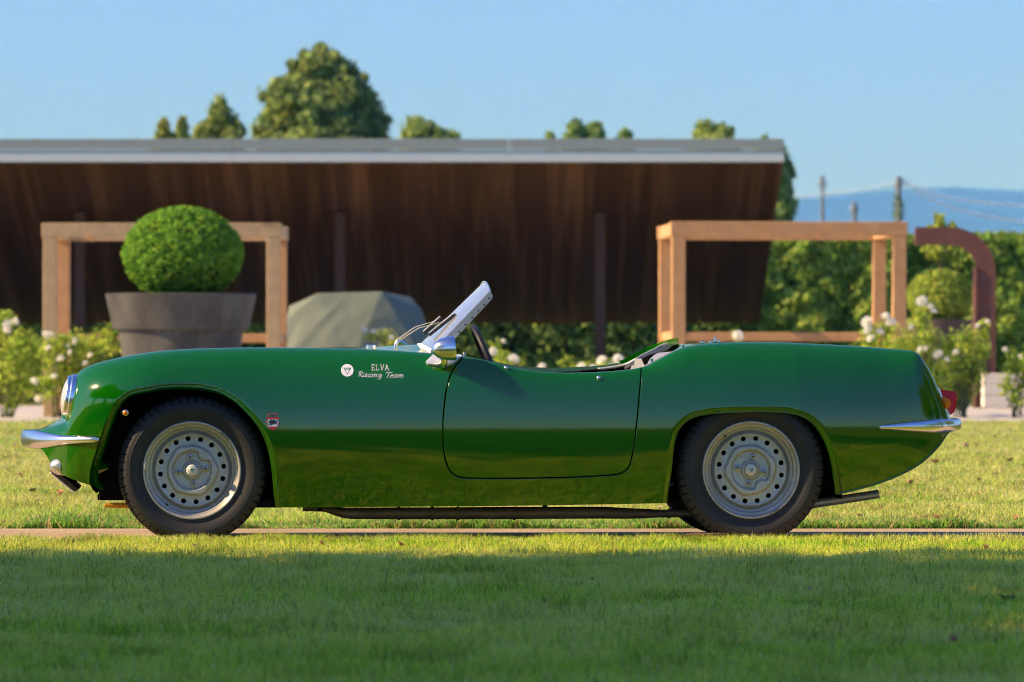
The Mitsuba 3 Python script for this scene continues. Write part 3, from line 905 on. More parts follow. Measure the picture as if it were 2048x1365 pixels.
# ---- the body's lines, as functions of X
XN, XT = float(LX(45, YC)), float(LX(1909, YC))


def line(knots, Y=0.0, z=True):
    k = np.array(knots, float)
    X = LX(k[:, 0], Y)
    return PchipInterpolator(X, LZ(k[:, 0], k[:, 1], Y) if z else k[:, 1], extrapolate=True)


f_zt = line([(30, 880), (50, 872), (75, 862), (100, 854), (122, 846), (136, 838), (141, 815), (146, 780), (151, 756), (157, 746), (180, 732), (220, 720), (260, 711.5), (300, 705), (350, 700), (420, 697), (500, 695.5), (600, 695.8), (700, 697.5),
             (760, 700), (830, 704.5), (900, 710.5), (930, 714), (960, 719), (1000, 730), (1040, 739), (1080, 744), (1130, 746.3), (1180, 745), (1230, 742), (1283, 733.5), (1310, 720), (1340, 705), (1370, 693.5), (1420, 687.5),
             (1480, 685), (1550, 685.2), (1620, 688), (1700, 692), (1780, 698), (1812, 701), (1826, 704), (1834, 709), (1850, 731), (1870, 770), (1885, 806), (1897, 838), (1906, 848), (1925, 850)], .22)
f_zc = line([(30, 880), (46, 877), (60, 869), (100, 849), (130, 833), (160, 818), (200, 792), (260, 756), (350, 722), (450, 704), (600, 696.5), (735, 694), (830, 690), (880, 690), (1100, 712), (1340, 690), (1420, 685.5),
             (1480, 684), (1550, 685), (1620, 688), (1700, 692.5), (1780, 698), (1812, 702), (1826, 705), (1834, 711), (1850, 734), (1870, 772), (1885, 808), (1897, 840), (1906, 850), (1925, 852)], YC)
f_zb = line([(30, 886), (46, 886), (62, 894), (80, 900), (92, 914), (104, 934), (125, 950), (160, 964), (190, 974), (235, 990), (300, 1001), (420, 1009), (545, 1014), (900, 1011.5), (1335, 1005), (1500, 1000), (1600, 997), (1672, 987),
             (1720, 976), (1760, 964), (1800, 948), (1835, 929), (1860, 909), (1880, 888), (1896, 867), (1908, 860), (1925, 858)], .1)
f_zm = line([(30, 882), (46, 881), (90, 878), (125, 872), (150, 842), (175, 814), (210, 806), (260, 810), (400, 838), (545, 860), (900, 860), (1340, 858.5), (1500, 856), (1740, 856), (1850, 853), (1900, 854), (1925, 855)], 0)
f_g = PchipInterpolator(LX(np.array([30, 60, 110, 152, 220, 300, 600, 850, 930, 1000, 1130, 1230, 1283, 1330, 1400, 1600, 1780, 1850, 1925])), [.03, .06, .11, .15, .20, .22, .22, .16, .115, .085, .07, .075, .09, .13, .18, .20, .17, .11, .07])


def f_wm(X):
    d = np.clip((X - XN) / .60, 1e-7, 1)
    a = .735 * np.sqrt(1 - (1 - d) ** 2.2)
    d = np.clip((XT - X) / .30, 1e-7, 1)
    b = .625 * (1 - (1 - d) ** 5.0) ** .5
    side = np.interp(X, LX(np.array([0, 400, 1000, 1450, 1600, 1700, 1800, 1900])), [.742, .745, .745, .738, .725, .70, .665, .62])
    from_rear = b / .625 * side
    return a * from_rear / .735


def sect(X):
    X = np.clip(X, XN + 1e-5, XT - 1e-5)
    wm = f_wm(X)
    zm, zt, zb, zc = f_zm(X), f_zt(X), f_zb(X), f_zc(X)
    zt = np.maximum(zt, zm + .004)
    zb = np.minimum(zb, zm - .006)
    zc = np.maximum(zc, zm + .004)
    wt = np.maximum(wm - f_g(X), .45 * wm)
    return wm, wt, zb, zm, zt, zc


FA = [(551, 1040), (551, 1017), (549, 986), (545, 942), (538, 902), (523, 863), (497, 828), (466, 799), (431, 781.5), (396, 774.5), (360, 773), (325, 775), (299, 780), (264, 787.5), (244, 802), (228.6, 828), (215, 863), (201, 907), (190, 944), (188.5, 960), (194, 975), (203, 982), (206, 1040)]
RA = [(1334, 1040), (1334, 1008), (1335, 986), (1341, 942), (1345, 898), (1352, 868), (1365, 848), (1388, 833.5), (1422, 827), (1470, 823.8), (1520, 822.8), (1560, 824), (1593, 829), (1619, 841), (1641, 866), (1655, 894), (1664, 924), (1670, 958), (1674, 984), (1676, 1040)]


def spline2(pts, n):
    p = np.array(pts, float)
    s = np.r_[0, np.cumsum(np.linalg.norm(np.diff(p, axis=0), axis=1))]
    t = np.linspace(0, s[-1], n)
    return np.stack([PchipInterpolator(s, p[:, k])(t) for k in (0, 1)], 1)


FAP, RAP = spline2(FA, 160), spline2(RA, 150)
arch_xz = [shapely.LineString(np.stack([LX(a[:, 0]), LZ(a[:, 0], a[:, 1])], 1)) for a in (FAP, RAP)]
for a in arch_xz:
    shapely.prepare(a)


def S_body(X, v, far=False, flare=True):
    X, v = np.asarray(X, float), np.asarray(v, float)
    wm, wt, zb, zm, zt, zc = sect(X)
    b = np.maximum(zt - zm, .01)
    g_ = wm - wt
    t = 1 - v
    h = zm - zb
    kk = .72 * np.minimum(g_ / (2 * b * b), .95)
    w_low = wm - np.minimum(kk * (h * t) ** 2, .35 * wm + .02)
    z_low = zm - h * t
    th = np.clip(v - 1, 0, 1) * np.pi / 2
    w_up = wt + g_ * np.cos(th)
    z_up = zm + (zt - zm) * np.sin(th)
    s = np.clip(v - 2, -.01, 1)
    w_top = wt * (1 - s)
    z_top = zt + (zc - zt) * (s * s * (3 - 2 * s))
    w = np.where(v < 1, w_low, np.where(v < 2, w_up, w_top))
    z = np.where(v < 1, z_low, np.where(v < 2, z_up, z_top))
    if flare:
        near = (v < 1.95) & (((X > LX(150)) & (X < LX(620))) | ((X > LX(1270)) & (X < LX(1760))))
        if near.any():
            p = shapely.points(X[near], z[near])
            d = np.minimum(shapely.distance(arch_xz[0], p), shapely.distance(arch_xz[1], p))
            e = np.zeros_like(w)
            e[near] = -.008 * np.exp(-(d / .010) ** 2)
            w = w + e * np.clip(wm / .6, 0, 1)
    return np.stack([X, np.where(far, YC + w, YC - w), z], -1)


def v_of(X, z):                            # which v has height z on the side; above the shoulder it goes on over the top
    wm, wt, zb, zm, zt, zc = sect(X)
    lo = 1 - (zm - z) / (zm - zb)
    r = (z - zm) / (zt - zm)
    up = 1 + 2 / np.pi * np.arcsin(np.clip(r, 0, 1))
    return np.where(z < zm, lo, np.where(r < 1, up, 2 + (z - zt) * 2))


def uv_poly(pxs, seg=3.0, closed=True):
    g_ = shapely.segmentize(shapely.Polygon(pxs), seg)
    c = np.array(g_.exterior.coords)
    X, z = LX(c[:, 0]), LZ(c[:, 0], c[:, 1])
    return shapely.Polygon(np.stack([X, np.clip(v_of(X, z), -3, 2.4)], 1)).buffer(0)


DOOR = spline2([(925, 640), (925, 700), (924, 716), (912, 731), (901, 752), (893, 780), (888, 815), (885.5, 850), (885.5, 880), (888, 908), (893, 928), (901, 943), (913, 952), (930, 956)], 70).tolist() + \
    spline2([(930, 956), (1000, 956.5), (1100, 955.5), (1215, 950.5), (1236, 948), (1250, 941), (1258, 930), (1263, 910), (1268, 880), (1272, 845), (1277, 795), (1281, 760), (1283, 735), (1283.5, 700), (1284, 640)], 90).tolist()
door_px = shapely.Polygon(DOOR)
VC_ = 2.05
hole = np.vstack([[(LX(926), VC_), (LX(912), 2.10), (LX(898), 2.25), (LX(888), 2.5), (LX(880), 2.8), (LX(877), 3.2), (LX(1385), 3.2), (LX(1383), 2.8), (LX(1377), 2.5), (LX(1368), 2.25), (LX(1356), 2.10), (LX(1340), VC_)]])
hole = shapely.Polygon(hole).buffer(.02).buffer(-.02)
hole = hole.union(shapely.box(LX(940), VC_, LX(1330), 3.2))
full = shapely.box(XN + 2e-5, 0.0, XT - 2e-5, 3.0)
arches = uv_poly(FAP).union(uv_poly(RAP))
d_out, d_in = uv_poly(np.array(door_px.buffer(2.7).exterior.coords)), uv_poly(np.array(door_px.buffer(-2.0).exterior.coords))
shell_uv = full.difference(hole).difference(arches).difference(d_out)
door_uv = full.difference(hole).intersection(d_in)
us = np.unique(np.concatenate([np.linspace(XN + 2e-5, XT - 2e-5, 430), LX(np.linspace(120, 170, 60)), LX(np.linspace(1800, 1909, 90), YC).clip(None, XT - 2e-5), XN + 2e-5 + .12 * np.linspace(0, 1, 40) ** 2.2, XT - 2e-5 - .06 * np.linspace(0, 1, 30) ** 2]))
us = us[np.r_[True, np.diff(us) > 2e-4]]
vs = np.unique(np.concatenate([np.linspace(0, 1, 18), 1 + np.linspace(0, 1, 44), 2 + np.linspace(0, 1, 34) ** 1.25]))


def free_edge(a, b):
    if abs(a[1] - 3) < 1e-6 and abs(b[1] - 3) < 1e-6:
        return False
    if min(a[0], b[0]) < XN + 1e-4 or max(a[0], b[0]) > XT - 1e-4:
        return False
    return True


shells, doors = {}, {}
for far in (False, True):
    Sx = lambda X, v, far=far: S_body(X, v, far)
    shells[far] = panel(shell_uv, us, vs, Sx, .028, free_edge, step=.008)
    doors[far] = panel(door_uv, us, vs, Sx, .020, free_edge, step=.008)
V1, F1, N1 = shells[False]
V2, F2, N2 = shells[True]


def fixn(V, N):                            # normals outwards
    c = np.stack([np.clip(V[:, 0], XN + .4, XT - .3), np.full(len(V), YC), np.full(len(V), .45)], 1)
    return N


def outward(VFN, far):
    V, F, N = VFN
    return V, F, (N if not far else N)


def orient(V, F, N, n0):
    s = np.sign((N[:n0] * (V[:n0] - np.stack([np.clip(V[:n0, 0], XN + .4, XT - .3), np.full(n0, YC), np.full(n0, .45)], 1))).sum(1))
    return N * (1 if np.median(s) > 0 else -1)


shA = shape(V1, F1, N1, 'paint')
# both halves as one sheet
shB = shape(np.vstack([V1, V2]), np.vstack([F1, F2 + len(V1)]), np.vstack([N1, N2]), 'paint')
obj('body', put(shB), car)
obj('door', put(shape(*doors[False], 'paint')), car)
obj('door', put(shape(*doors[True], 'paint')), car)

# ---- wheels
mat('cap_metal', pr((.70, .66, .56), .45, .15))
def wheel_parts():
    """Meshes of a wheel in its own frame: centre of the outer face at the origin, y inwards."""
    n = 432
    R0 = .304
    prof = [(.196, .020), (.203, .006), (.213, .0035), (.2145, .0055), (.222, .0030), (.234, -.0030), (.247, -.0062), (.258, -.0070), (.2595, -.0052), (.268, -.0046), (.276, -.0010), (.284, .0040), (.2845, .0065), (.2925, .0115), (.298, .018), (.3015, .026), (.3035, .036), (R0, .048), (R0, .062), (.2985, .0625), (.2985, .0665), (R0, .067), (R0, .093), (.2985, .0935), (.2985, .0975), (R0, .098), (R0, .112), (.3035, .124), (.3015, .134), (.298, .142), (.2925, .1485), (.284, .156), (.27, .162), (.25, .166), (.23, .163), (.213, .157), (.196, .14)]
    prof = np.array(prof)
    th = np.arange(n) * 2 * np.pi / n
    r = np.repeat(prof[:, :1], n, 1)
    y = np.repeat(prof[:, 1:], n, 1)
    blk = (np.arange(n) % 8)
    groove = np.isin(blk, (0,))
    off = (np.arange(n) // 8) % 2
    for k, (pr_, py_) in enumerate(prof):
        if pr_ >= .2840 and py_ < .062 and py_ > .003:
            dpt = .010 if pr_ > .295 else .007
            r[k, groove] -= dpt
        elif pr_ >= .297 and py_ > .066:
            r[k, np.roll(groove, 4)] -= .007
    # flattened where it stands
    x_, z_ = r * np.cos(th), r * np.sin(th)
    zmin = -.3005
    sq = np.clip(zmin - z_, 0, 1)
    z_ = z_ + sq
    y = y + np.where(y < .08, -1, 1) * .35 * sq + np.where(y < .08, -1, 1) * np.clip((-z_ - .235) / .06, 0, 1) * np.exp(-(x_ / .1) ** 2) * np.where(r < .29, .004, 0)
    V = np.stack([x_, y, z_], -1).reshape(-1, 3)
    i, j = np.meshgrid(np.arange(len(prof) - 1), np.arange(n), indexing='ij')
    q = np.stack([i * n + j, i * n + (j + 1) % n, (i + 1) * n + (j + 1) % n, (i + 1) * n + j], -1).reshape(-1, 4)
    return trimesh.Trimesh(V, np.vstack([q[:, [0, 1, 2]], q[:, [0, 2, 3]]]), process=False)


def sm(a, b, x):
    t = np.clip((x - a) / (b - a), 0, 1)
    return t * t * (3 - 2 * t)


def disc_h(x, z):                          # the pressed steel disc: depth behind the outer face
    r = np.hypot(x, z)
    a = np.degrees(np.arctan2(z, x))
    lobe = sum(np.exp(-(((a - c + 180) % 360 - 180) / 15) ** 4) for c in (122, -3, -68, -128))
    ro = .1035 + .0065 * lobe
    big = np.exp(-(((a - 52 + 180) % 360 - 180) / 17) ** 4)
    ri = .082 - .021 * big
    h = .040 - .0 * r
    h = h - .023 * (1 - sm(ro - .009, ro + .003, r)) * sm(ri - .008, ri + .003, r)          # raised ring
    h = h - .010 * (1 - sm(.036, .042, r)) * 1.0
    h = h - .004 * (1 - sm(.0, .016, np.abs(r - .150))) + .022 * sm(.1475, .1585, r)           # outer turn-in
    for k in range(4):
        c = math.radians(97 + 90 * k)
        d = np.hypot(x - .0555 * math.cos(c), z - .0555 * math.sin(c))
        h = h - .004 * (1 - sm(.009, .017, d)) * (1 - sm(ri - .004, ri + .004, r))
    return h


holes = []
for k in range(16):
    c = 2 * math.pi * (k + .32) / 16
    holes.append(shapely.affinity.rotate(shapely.affinity.scale(shapely.Point(.1305 * math.cos(c), .1305 * math.sin(c)).buffer(.0112, 10), 1.0, 1.08), math.degrees(c), origin='centroid'))
    c = 2 * math.pi * (k + .82) / 16
    holes.append(shapely.Point(.1325 * math.cos(c), .1325 * math.sin(c)).buffer(.0026, 4))
disc_poly = shapely.Point(0, 0).buffer(.1585, 48).difference(shapely.union_all(holes)).difference(shapely.Point(0, 0).buffer(.020, 16))
gxs = np.arange(-.160, .1601, .0032)
disc = panel(disc_poly, gxs, gxs, lambda x, z: np.stack([x, disc_h(x, z), z], -1), .004, None, (4e-4, 4e-4))
for arr in (disc[2],):
    arr[arr[:, 1] > 0.2] *= -1
disc_shape = shape(*disc, 'wheel_steel')
rim_prof = [(.1560, .085), (.1600, .062), (.1630, .050), (.1665, .046), (.1700, .0445), (.1735, .043), (.1755, .0395), (.1765, .030), (.1785, .0235), (.1815, .0215), (.1855, .0205), (.1885, .0180), (.1900, .0120), (.1915, .0060), (.1940, .0022), (.1975, .0005), (.2005, .0010), (.2022, .0030), (.2022, .0080), (.1985, .0120), (.198, .14), (.160, .14)]
rim_shape = mikit.ply(lathe(rim_prof, 128, 'y'), 'wheel_steel', 42)
drum_shape = mikit.ply(lathe([(.002, .060), (.120, .060), (.140, .064), (.150, .070), (.150, .130), (.002, .130)], 48, 'y'), 'under_black', 35)
tyre_shape = mikit.ply(wheel_parts(), 'rubber', 32)
cap_shape = mikit.ply(lathe([(.001, .0060), (.0105, .0062), (.0120, .0075), (.0165, .0080), (.0205, .0100), (.0245, .0150), (.0262, .0215), (.0275, .030), (.0275, .034)], 48, 'y'), 'cap_metal', 30)
collar_shape = mikit.ply(lathe([(.0285, .033), (.0285, .0225), (.0310, .0200), (.0345, .0215), (.0370, .0285), (.038, .034)], 48, 'y'), 'wheel_steel', 30)
hexa = lathe([(.001, .0200), (.0048, .0200), (.0052, .0215), (.0080, .0220), (.0095, .0235), (.0098, .036)], 6, 'y')
nut_shape = mikit.ply(hexa, 'aluminium_dull', False)
stud_shape = mikit.ply(lathe([(.001, .0185), (.0040, .0185), (.0044, .021)], 10, 'y'), 'black_paint', 30)
valve_shape = mikit.ply(tube([(0, .046, 0), (0, .030, 0), (0, .0285, 0), (0, .015, 0)], [.0048, .0045, .0038, .0036], 10), 'black_paint', 30)
weight_shape = mikit.ply(chamfer_box((.034, .010, .008), (0, .003, .1935), .003), 'aluminium_dull', 30)
badge_shape = mikit.ply(trimesh.creation.extrude_polygon(shapely.Polygon([(-.0085, .006), (.0085, .006), (0, -.0095)]).difference(shapely.Polygon([(-.0055, .0015), (.0055, .0015), (0, -.0062)])), .0012, engine='earcut').apply_transform([[1, 0, 0, 0], [0, 0, 1, .0046], [0, 1, 0, 0], [0, 0, 0, 1]]), 'vinyl_green', False)


def curved_text(text, r, a0, size, y):
    out = []
    w = 0
    gl = []
    for ch in text:
        m = meshkit.text_mesh(ch, size, .0006, True)
        gl.append((m, m.bounds[0][0], m.bounds[1][0] - m.bounds[0][0]))
        w += gl[-1][2] + size * .22
    a = a0 + w / r / 2
    for m, x0, ww in gl:
        a -= (ww / 2) / r
        m = m.copy()
        m.apply_translation((-x0 - ww / 2, -size / 2, 0))
        v = m.vertices.copy()
        c, s = math.cos(a), math.sin(a)
        rad = r + v[:, 1]
        m.vertices = np.stack([c * rad + s * v[:, 0], y - v[:, 2], s * rad - c * v[:, 0]], 1)
        a -= (ww / 2 + size * .22) / r
        out.append(m)
    return cat(out)


rim_text = mikit.ply(curved_text('DUNLOP', .1962, math.radians(46), .0072, -.0002), 'black_paint', False)


def ry(deg):
    a = math.radians(deg)
    M = np.eye(4)
    M[0, 0] = M[2, 2] = math.cos(a)
    M[0, 2], M[2, 0] = -math.sin(a), math.sin(a)
    return M


def flipy():
    M = np.eye(4)
    M[1, 1] = -1
    return M


def wheel(px, py, turn, far=False):
    c = LP(px, py, 0.0)
    c[2] = .3005
    pos = trn([c[0], 2 * YC - .014 if far else .014, c[2]]) @ (flipy() if far else np.eye(4))
    w = fresh(car + '__wheel')
    turned = pos @ ry(turn)
    obj('tyre', put(tyre_shape, pos), w)
    obj('rim', put(rim_shape, turned), w)
    obj('disc', put(disc_shape, turned), w)
    obj('brake_drum', put(drum_shape, pos), w)
    obj('hub_cap', put(cap_shape, turned), w)
    obj('hub_collar', put(collar_shape, turned), w)
    for k in range(4):
        cc = math.radians(97 + 90 * k)
        M = turned @ trn([.0555 * math.cos(cc), 0, .0555 * math.sin(cc)])
        obj('wheel_nut', put(nut_shape, M), w)
        obj('wheel_stud', put(stud_shape, M), w)
    obj('valve', put(valve_shape, turned @ ry(-126) @ trn([.1740, 0, 0])), w)
    obj('balance_weight', put(weight_shape, turned @ ry(84)), w)
    obj('badge', put(badge_shape, turned), w)
    if not far:
        obj('rim_lettering', put(rim_text, turned), w)
    return c


wc1 = wheel(384, 941, 0)
wc2 = wheel(1503, 940.5, -107)
wheel(384, 941, 40, True)
wheel(1503, 940.5, 160, True)

# ---- wheel wells, floor, what lies beneath
def well(path, far):
    """A dark tunnel that follows the arch."""
    pg = shapely.Polygon(np.stack([LX(path[:, 0]), LZ(path[:, 0], path[:, 1])], 1)).buffer(.02)
    c_ = np.array(pg.exterior.coords)[:, :2]
    c_ = c_[::max(1, len(c_) // 90)]
    y0, y1 = (.004, .36) if not far else (2 * YC - .004, 2 * YC - .36)
    keep = c_[:, 1] > .17
    m_ = len(c_)
    V = np.vstack([np.column_stack([c_[:, 0], np.full(m_, y0), c_[:, 1]]), np.column_stack([c_[:, 0], np.full(m_, y1), c_[:, 1]])])
    F = []
    for k in range(m_ - 1):
        if keep[k] and keep[k + 1]:
            F += [[k, k + 1, k + 1 + m_], [k, k + 1 + m_, k + m_]]
    v, f = earcut(pg.intersection(shapely.box(-9, .17, 9, 9)))
    F = np.vstack([np.array(F), f + 2 * m_])
    return trimesh.Trimesh(np.vstack([V, np.column_stack([v[:, 0], np.full(len(v), y1), v[:, 1]])]), F, process=False)


for far in (False, True):
    for pth in (FAP, RAP):
        obj('wheel_well', put(mikit.ply(well(pth, far), 'under_black', 30)), car)
zf = .185
fx0, fx1 = float(LX(545)), float(LX(1338))
obj('floor_pan', put(mikit.ply(chamfer_box((fx1 - fx0, 1.30, .03), ((fx0 + fx1) / 2, YC, zf), .01), 'under_black', 30)), car)
obj('floor_pan', put(mikit.ply(chamfer_box((float(LX(1660)) - float(LX(1330)), .76, .05), (float(LX(1495)), YC, .27), .01), 'under_black', 30)), car)
obj('floor_pan', put(mikit.ply(chamfer_box((float(LX(545)) - float(LX(230)), .62, .05), (float(LX(388)), YC, .24), .01), 'under_black', 30)), car)
obj('axle', put(mikit.ply(tube([(wc2[0], .16, .30), (wc2[0], YC - .1, .30), (wc2[0], YC, .30), (wc2[0], YC + .1, .30), (wc2[0], 2 * YC - .16, .30)], [.035, .04, .11, .04, .035], 14), 'under_black', True)), car)
obj('suspension_arm', put(mikit.ply(tube([(wc1[0], .14, .20), (wc1[0] + .02, .45, .22)], .02, 10), 'under_black', True)), car)
obj('suspension_arm', put(mikit.ply(tube([(wc1[0], 2 * YC - .14, .20), (wc1[0] + .02, 2 * YC - .45, .22)], .02, 10), 'under_black', True)), car)
# inner faces that close the gaps behind the panels
def S_in(X, v, far=False):
    p = S_body(X, v, far, False)
    p[..., 1] += (.03 if not far else -.03)
    return p


lin = shapely.box(LX(560), .05, LX(1325), 2.0)
for far in (False, True):
    obj('inner_panel', put(shape(*panel(lin, np.linspace(LX(560), LX(1325), 60), np.linspace(.05, 2.0, 24), lambda X, v, far=far: S_in(X, v, far)), 'under_black')), car)

# rolled edges of the arches and of the tail's lower edge
for far in (False, True):
    for pth, (k0, k1) in ((FAP, (3, 157)), (RAP, (3, 147))):
        c_ = pth[(pth[:, 1] < 1006)]
        X, z = LX(c_[:, 0]), LZ(c_[:, 0], c_[:, 1])
        p = S_body(X, np.clip(v_of(X, z), 0.0, 2.0), far)
        p[:, 1] += .004 * (-1 if far else 1)
        obj('arch_edge', put(mikit.ply(tube(p, .0036, 8), 'paint', True)), car)
    X = np.linspace(float(LX(1676)), XT - .004, 60)
    p = S_body(X, np.zeros(60), far)
    obj('tail_edge', put(mikit.ply(tube(p, .0050, 8), 'paint', True)), car)

# ---- cockpit
zs = float(LZ(1000, 990, .3))
obj('cockpit_floor', put(mikit.ply(chamfer_box((1.0, 1.2, .02), (LX(1110), YC, .24), .005), 'leather', 30)), car)
for y in (YC - .30, YC + .30):
    st = fresh(car + '__seat')
    xs = float(LX(1190, y))
    obj('cushion', put(mikit.ply(chamfer_box((.46, .44, .14), (xs - .08, y, .33), .05), 'leather', 40)), st)
    a = math.radians(24)
    R = np.array([[math.cos(a), 0, math.sin(a)], [0, 1, 0], [-math.sin(a), 0, math.cos(a)]])
    obj('backrest', put(mikit.ply(chamfer_box((.11, .46, .40), (xs + .20, y, .48), .045, R), 'leather', 40)), st)
obj('dashboard', put(mikit.ply(chamfer_box((.05, 1.16, .17), (LX(905, YC), YC, .655), .02), 'leather', 40)), car)
for k, y in enumerate((.26, .48, .62, .78)):
    xg = float(LX(905, YC)) + .027
    obj('gauge', put(mikit.ply(tube([(xg - .004, y, .67), (xg + .012, y, .67)], .045 if k in (0, 1) else .03, 24), 'chrome', 30)), car)
# pale shelf and fabric behind the seats
def S_shelf(X, v, far):
    p = S_body(X, v, far, False)
    p[..., 2] -= .030
    return p


shf = shapely.Polygon([(LX(1290), 2.06), (LX(1400), 2.06), (LX(1400), 2.999), (LX(1345), 2.999), (LX(1310), 2.5)])
for far in (False, True):
    obj('rear_shelf', put(shape(*panel(shf, np.linspace(LX(1230), LX(1402), 40), np.linspace(2.05, 3, 30), lambda X, v, far=far: S_shelf(X, v, far)), 'grey_trim')), car)
bk = [S_shelf(np.array([LX(1300)]), np.array([v]), f)[0] for f, v in ((False, 2.05), (False, 2.3), (False, 2.7), (True, 2.7), (True, 2.3), (True, 2.05))]
bv = np.vstack([bk, np.array(bk) * [1, 1, 0] + [0, 0, .25]])
bf = [[k, k + 1, k + 7] for k in range(5)] + [[k, k + 7, k + 6] for k in range(5)]
obj('bulkhead', put(mikit.ply((bv, np.array(bf)), 'grey_trim', True)), car)
# padded roll along the far edge of the opening and a pale piping on the near one
def edge_roll(far, r, m, name, v=2.04, dz=.0, x0=1236, x1=1362):
    X = LX(np.linspace(x0, x1, 40))
    p = S_body(X, np.full(40, v), far, False) + [0, 0, dz]
    obj(name, put(mikit.ply(tube(p, r, 8), m, True)), car)


edge_roll(True, .006, 'aluminium_dull', 'edge_trim', 2.10, .004)
edge_roll(True, .004, 'black_paint', 'edge_trim', 2.07, .003, 1200, 1262)
edge_roll(False, .006, 'aluminium_dull', 'edge_trim', 2.10, -.004, 1290, 1350)
P = np.array([LP(1250, 737, .9), LP(1280, 718, .95), LP(1310, 704, .98), LP(1328, 695, 1.0), LP(1344, 690, 1.0)])
s_ = np.linspace(0, 1, 24)
Q = np.stack([PchipInterpolator(np.linspace(0, 1, 5), P[:, k])(s_) for k in range(3)], 1)
obj('folded_hood', put(mikit.ply(tube(Q, np.interp(s_, [0, .3, .8, 1], [.003, .007, .008, .004]), 12, R2=np.interp(s_, [0, .3, .8, 1], [.005, .015, .018, .006])), 'grey_trim', True)), car)
# steering wheel
sw = fresh(car + '__steering_wheel')
top, d = LP(946, 653, .37), None
d = LP(974, 720, .37) - top
d /= np.linalg.norm(d)
cen = top + d * .185
ax = np.cross([0, 1, 0], d)
ax /= np.linalg.norm(ax)
aa = np.linspace(0, 2 * np.pi, 64)
ringp = cen + np.outer(np.cos(aa), -d) * .180 + np.outer(np.sin(aa), [0, 1, 0]) * .180
obj('rim', put(mikit.ply(tube(ringp, .0135, 14, False), 'leather', True)), sw)
for k in range(3):
    a = math.radians(180 * (k - 1) * .5)
    e = cen + (-d * -math.cos(a) + np.array([0, 1.0, 0]) * math.sin(a)) * .175 if k != 1 else cen + d * .175
    obj('spoke', put(mikit.ply(tube([cen + ax * .01, e], [.012, .008], 8), 'aluminium', True)), sw)
sgn = 1 if ax[0] < 0 else -1
obj('column', put(mikit.ply(tube([cen, cen + sgn * ax * .35], [.022, .02], 12), 'black_paint', True)), sw)

# ---- windscreen
ws = fresh(car + '__windscreen')
Cb, Ct = LP(838, 691, YC), LP(967.5, 564.5, YC)
Sb_, St = LP(864, 704, YC - .555), LP(980.5, 585.0, YC - .545)


def S_screen(t, h):
    t, h = np.asarray(t, float), np.asarray(h, float)
    a = np.abs(t) ** 2.2
    b = Cb * (1 - a)[..., None] + np.array([Sb_[0], 0, Sb_[2]]) * a[..., None]
    c = Ct * (1 - a)[..., None] + np.array([St[0], 0, St[2]]) * a[..., None]
    p = b * (1 - h)[..., None] + c * h[..., None]
    p[..., 1] = YC + t * (.555 * (1 - h) + .545 * h)
    return p


tt = np.linspace(-1, 1, 61)
hh = np.linspace(0, 1, 14)
round_ = shapely.box(-1, 0, 1, 1).difference(shapely.box(.97, .93, 2, 2)).difference(shapely.box(-2, .93, -.97, 2)).buffer(0)
glass = panel(shapely.box(-1, 0, 1, 1), tt, hh, S_screen)
obj('glass', put(shape(*glass, 'screen_glass')), ws)
base = S_screen(tt, np.full(61, .0))
obj('base_seal', put(mikit.ply(tube(base + [0, 0, -.002], .007, 10, R2=.012), 'white_vinyl', True)), ws)
obj('base_seal', put(mikit.ply(tube(base + [-.006, 0, -.012], .007, 8), 'grey_trim', True)), ws)
topc = S_screen(tt, np.full(61, 1.0))
obj('top_rail', put(mikit.ply(tube(topc, .0045, 8), 'aluminium', True)), ws)
for sgn_, yy in ((-1, YC - .548), (1, YC + .548)):
    q0 = [LP(979.5, 583, YC - .548), LP(985, 590, YC - .548), LP(984.5, 598, YC - .548), LP(912, 676, YC - .548), LP(884, 704, YC - .548), LP(864, 703, YC - .548)]
    pts = []
    for p in q0:
        for dy in (-.0025, .0025):
            pts.append([p[0], yy + dy, p[2]])
    fr = obj('frame', put(mikit.ply(hullof(pts), 'aluminium_dull', False)), ws)
    for px_, py_ in ((978, 597), (968, 609), (957, 622), (944, 636), (931, 650), (918, 664)):
        p = LP(px_, py_, YC - .548)
        obj('rivet', put(mikit.ply(tube([(p[0], yy - .0045, p[2]), (p[0], yy + .0045, p[2])], .0038, 8), 'black_paint', 30)), ws)
# wipers
wp = fresh(car + '__wiper')
for q, (b0, b1, arm0, arm1, yy) in enumerate((((858.5, 671), (911, 629), (798, 683), (880, 645), .40), ((848, 667), (884, 635), (795, 680), (872, 642), .86))):
    k = wp if q == 0 else fresh(car + '__wiper')
    a, b = LP(*b0, yy), LP(*b1, yy)
    obj('blade', put(mikit.ply(tube([a, b], .0045, 6, R2=.007), 'rubber_dark', 30)), k)
    obj('blade_holder', put(mikit.ply(tube([a * .97 + b * .03 + [-.006, 0, .006], b * .97 + a * .03 + [-.006, 0, .006]], .0035, 6), 'aluminium', 30)), k)
    A, B = LP(*arm0, yy + .06), LP(*arm1, yy)
    obj('arm', put(mikit.ply(tube([A, A * .5 + B * .5 + [-.006, 0, .014], B], [.0022, .0017, .0014], 6), 'aluminium_dull', True)), k)
    pv = LP(797, 692, yy + .06)
    obj('spindle', put(mikit.ply(tube([pv + [-.014, 0, -.03], pv + [-.012, 0, .008], A], [.008, .008, .004], 10), 'chrome', True)), k)
    hs = LP(806, 686, yy + .06)
    obj('spring_housing', put(mikit.ply(tube([A, A + [.034, 0, -.012]], [.006, .0045], 8), 'chrome', True)), k)

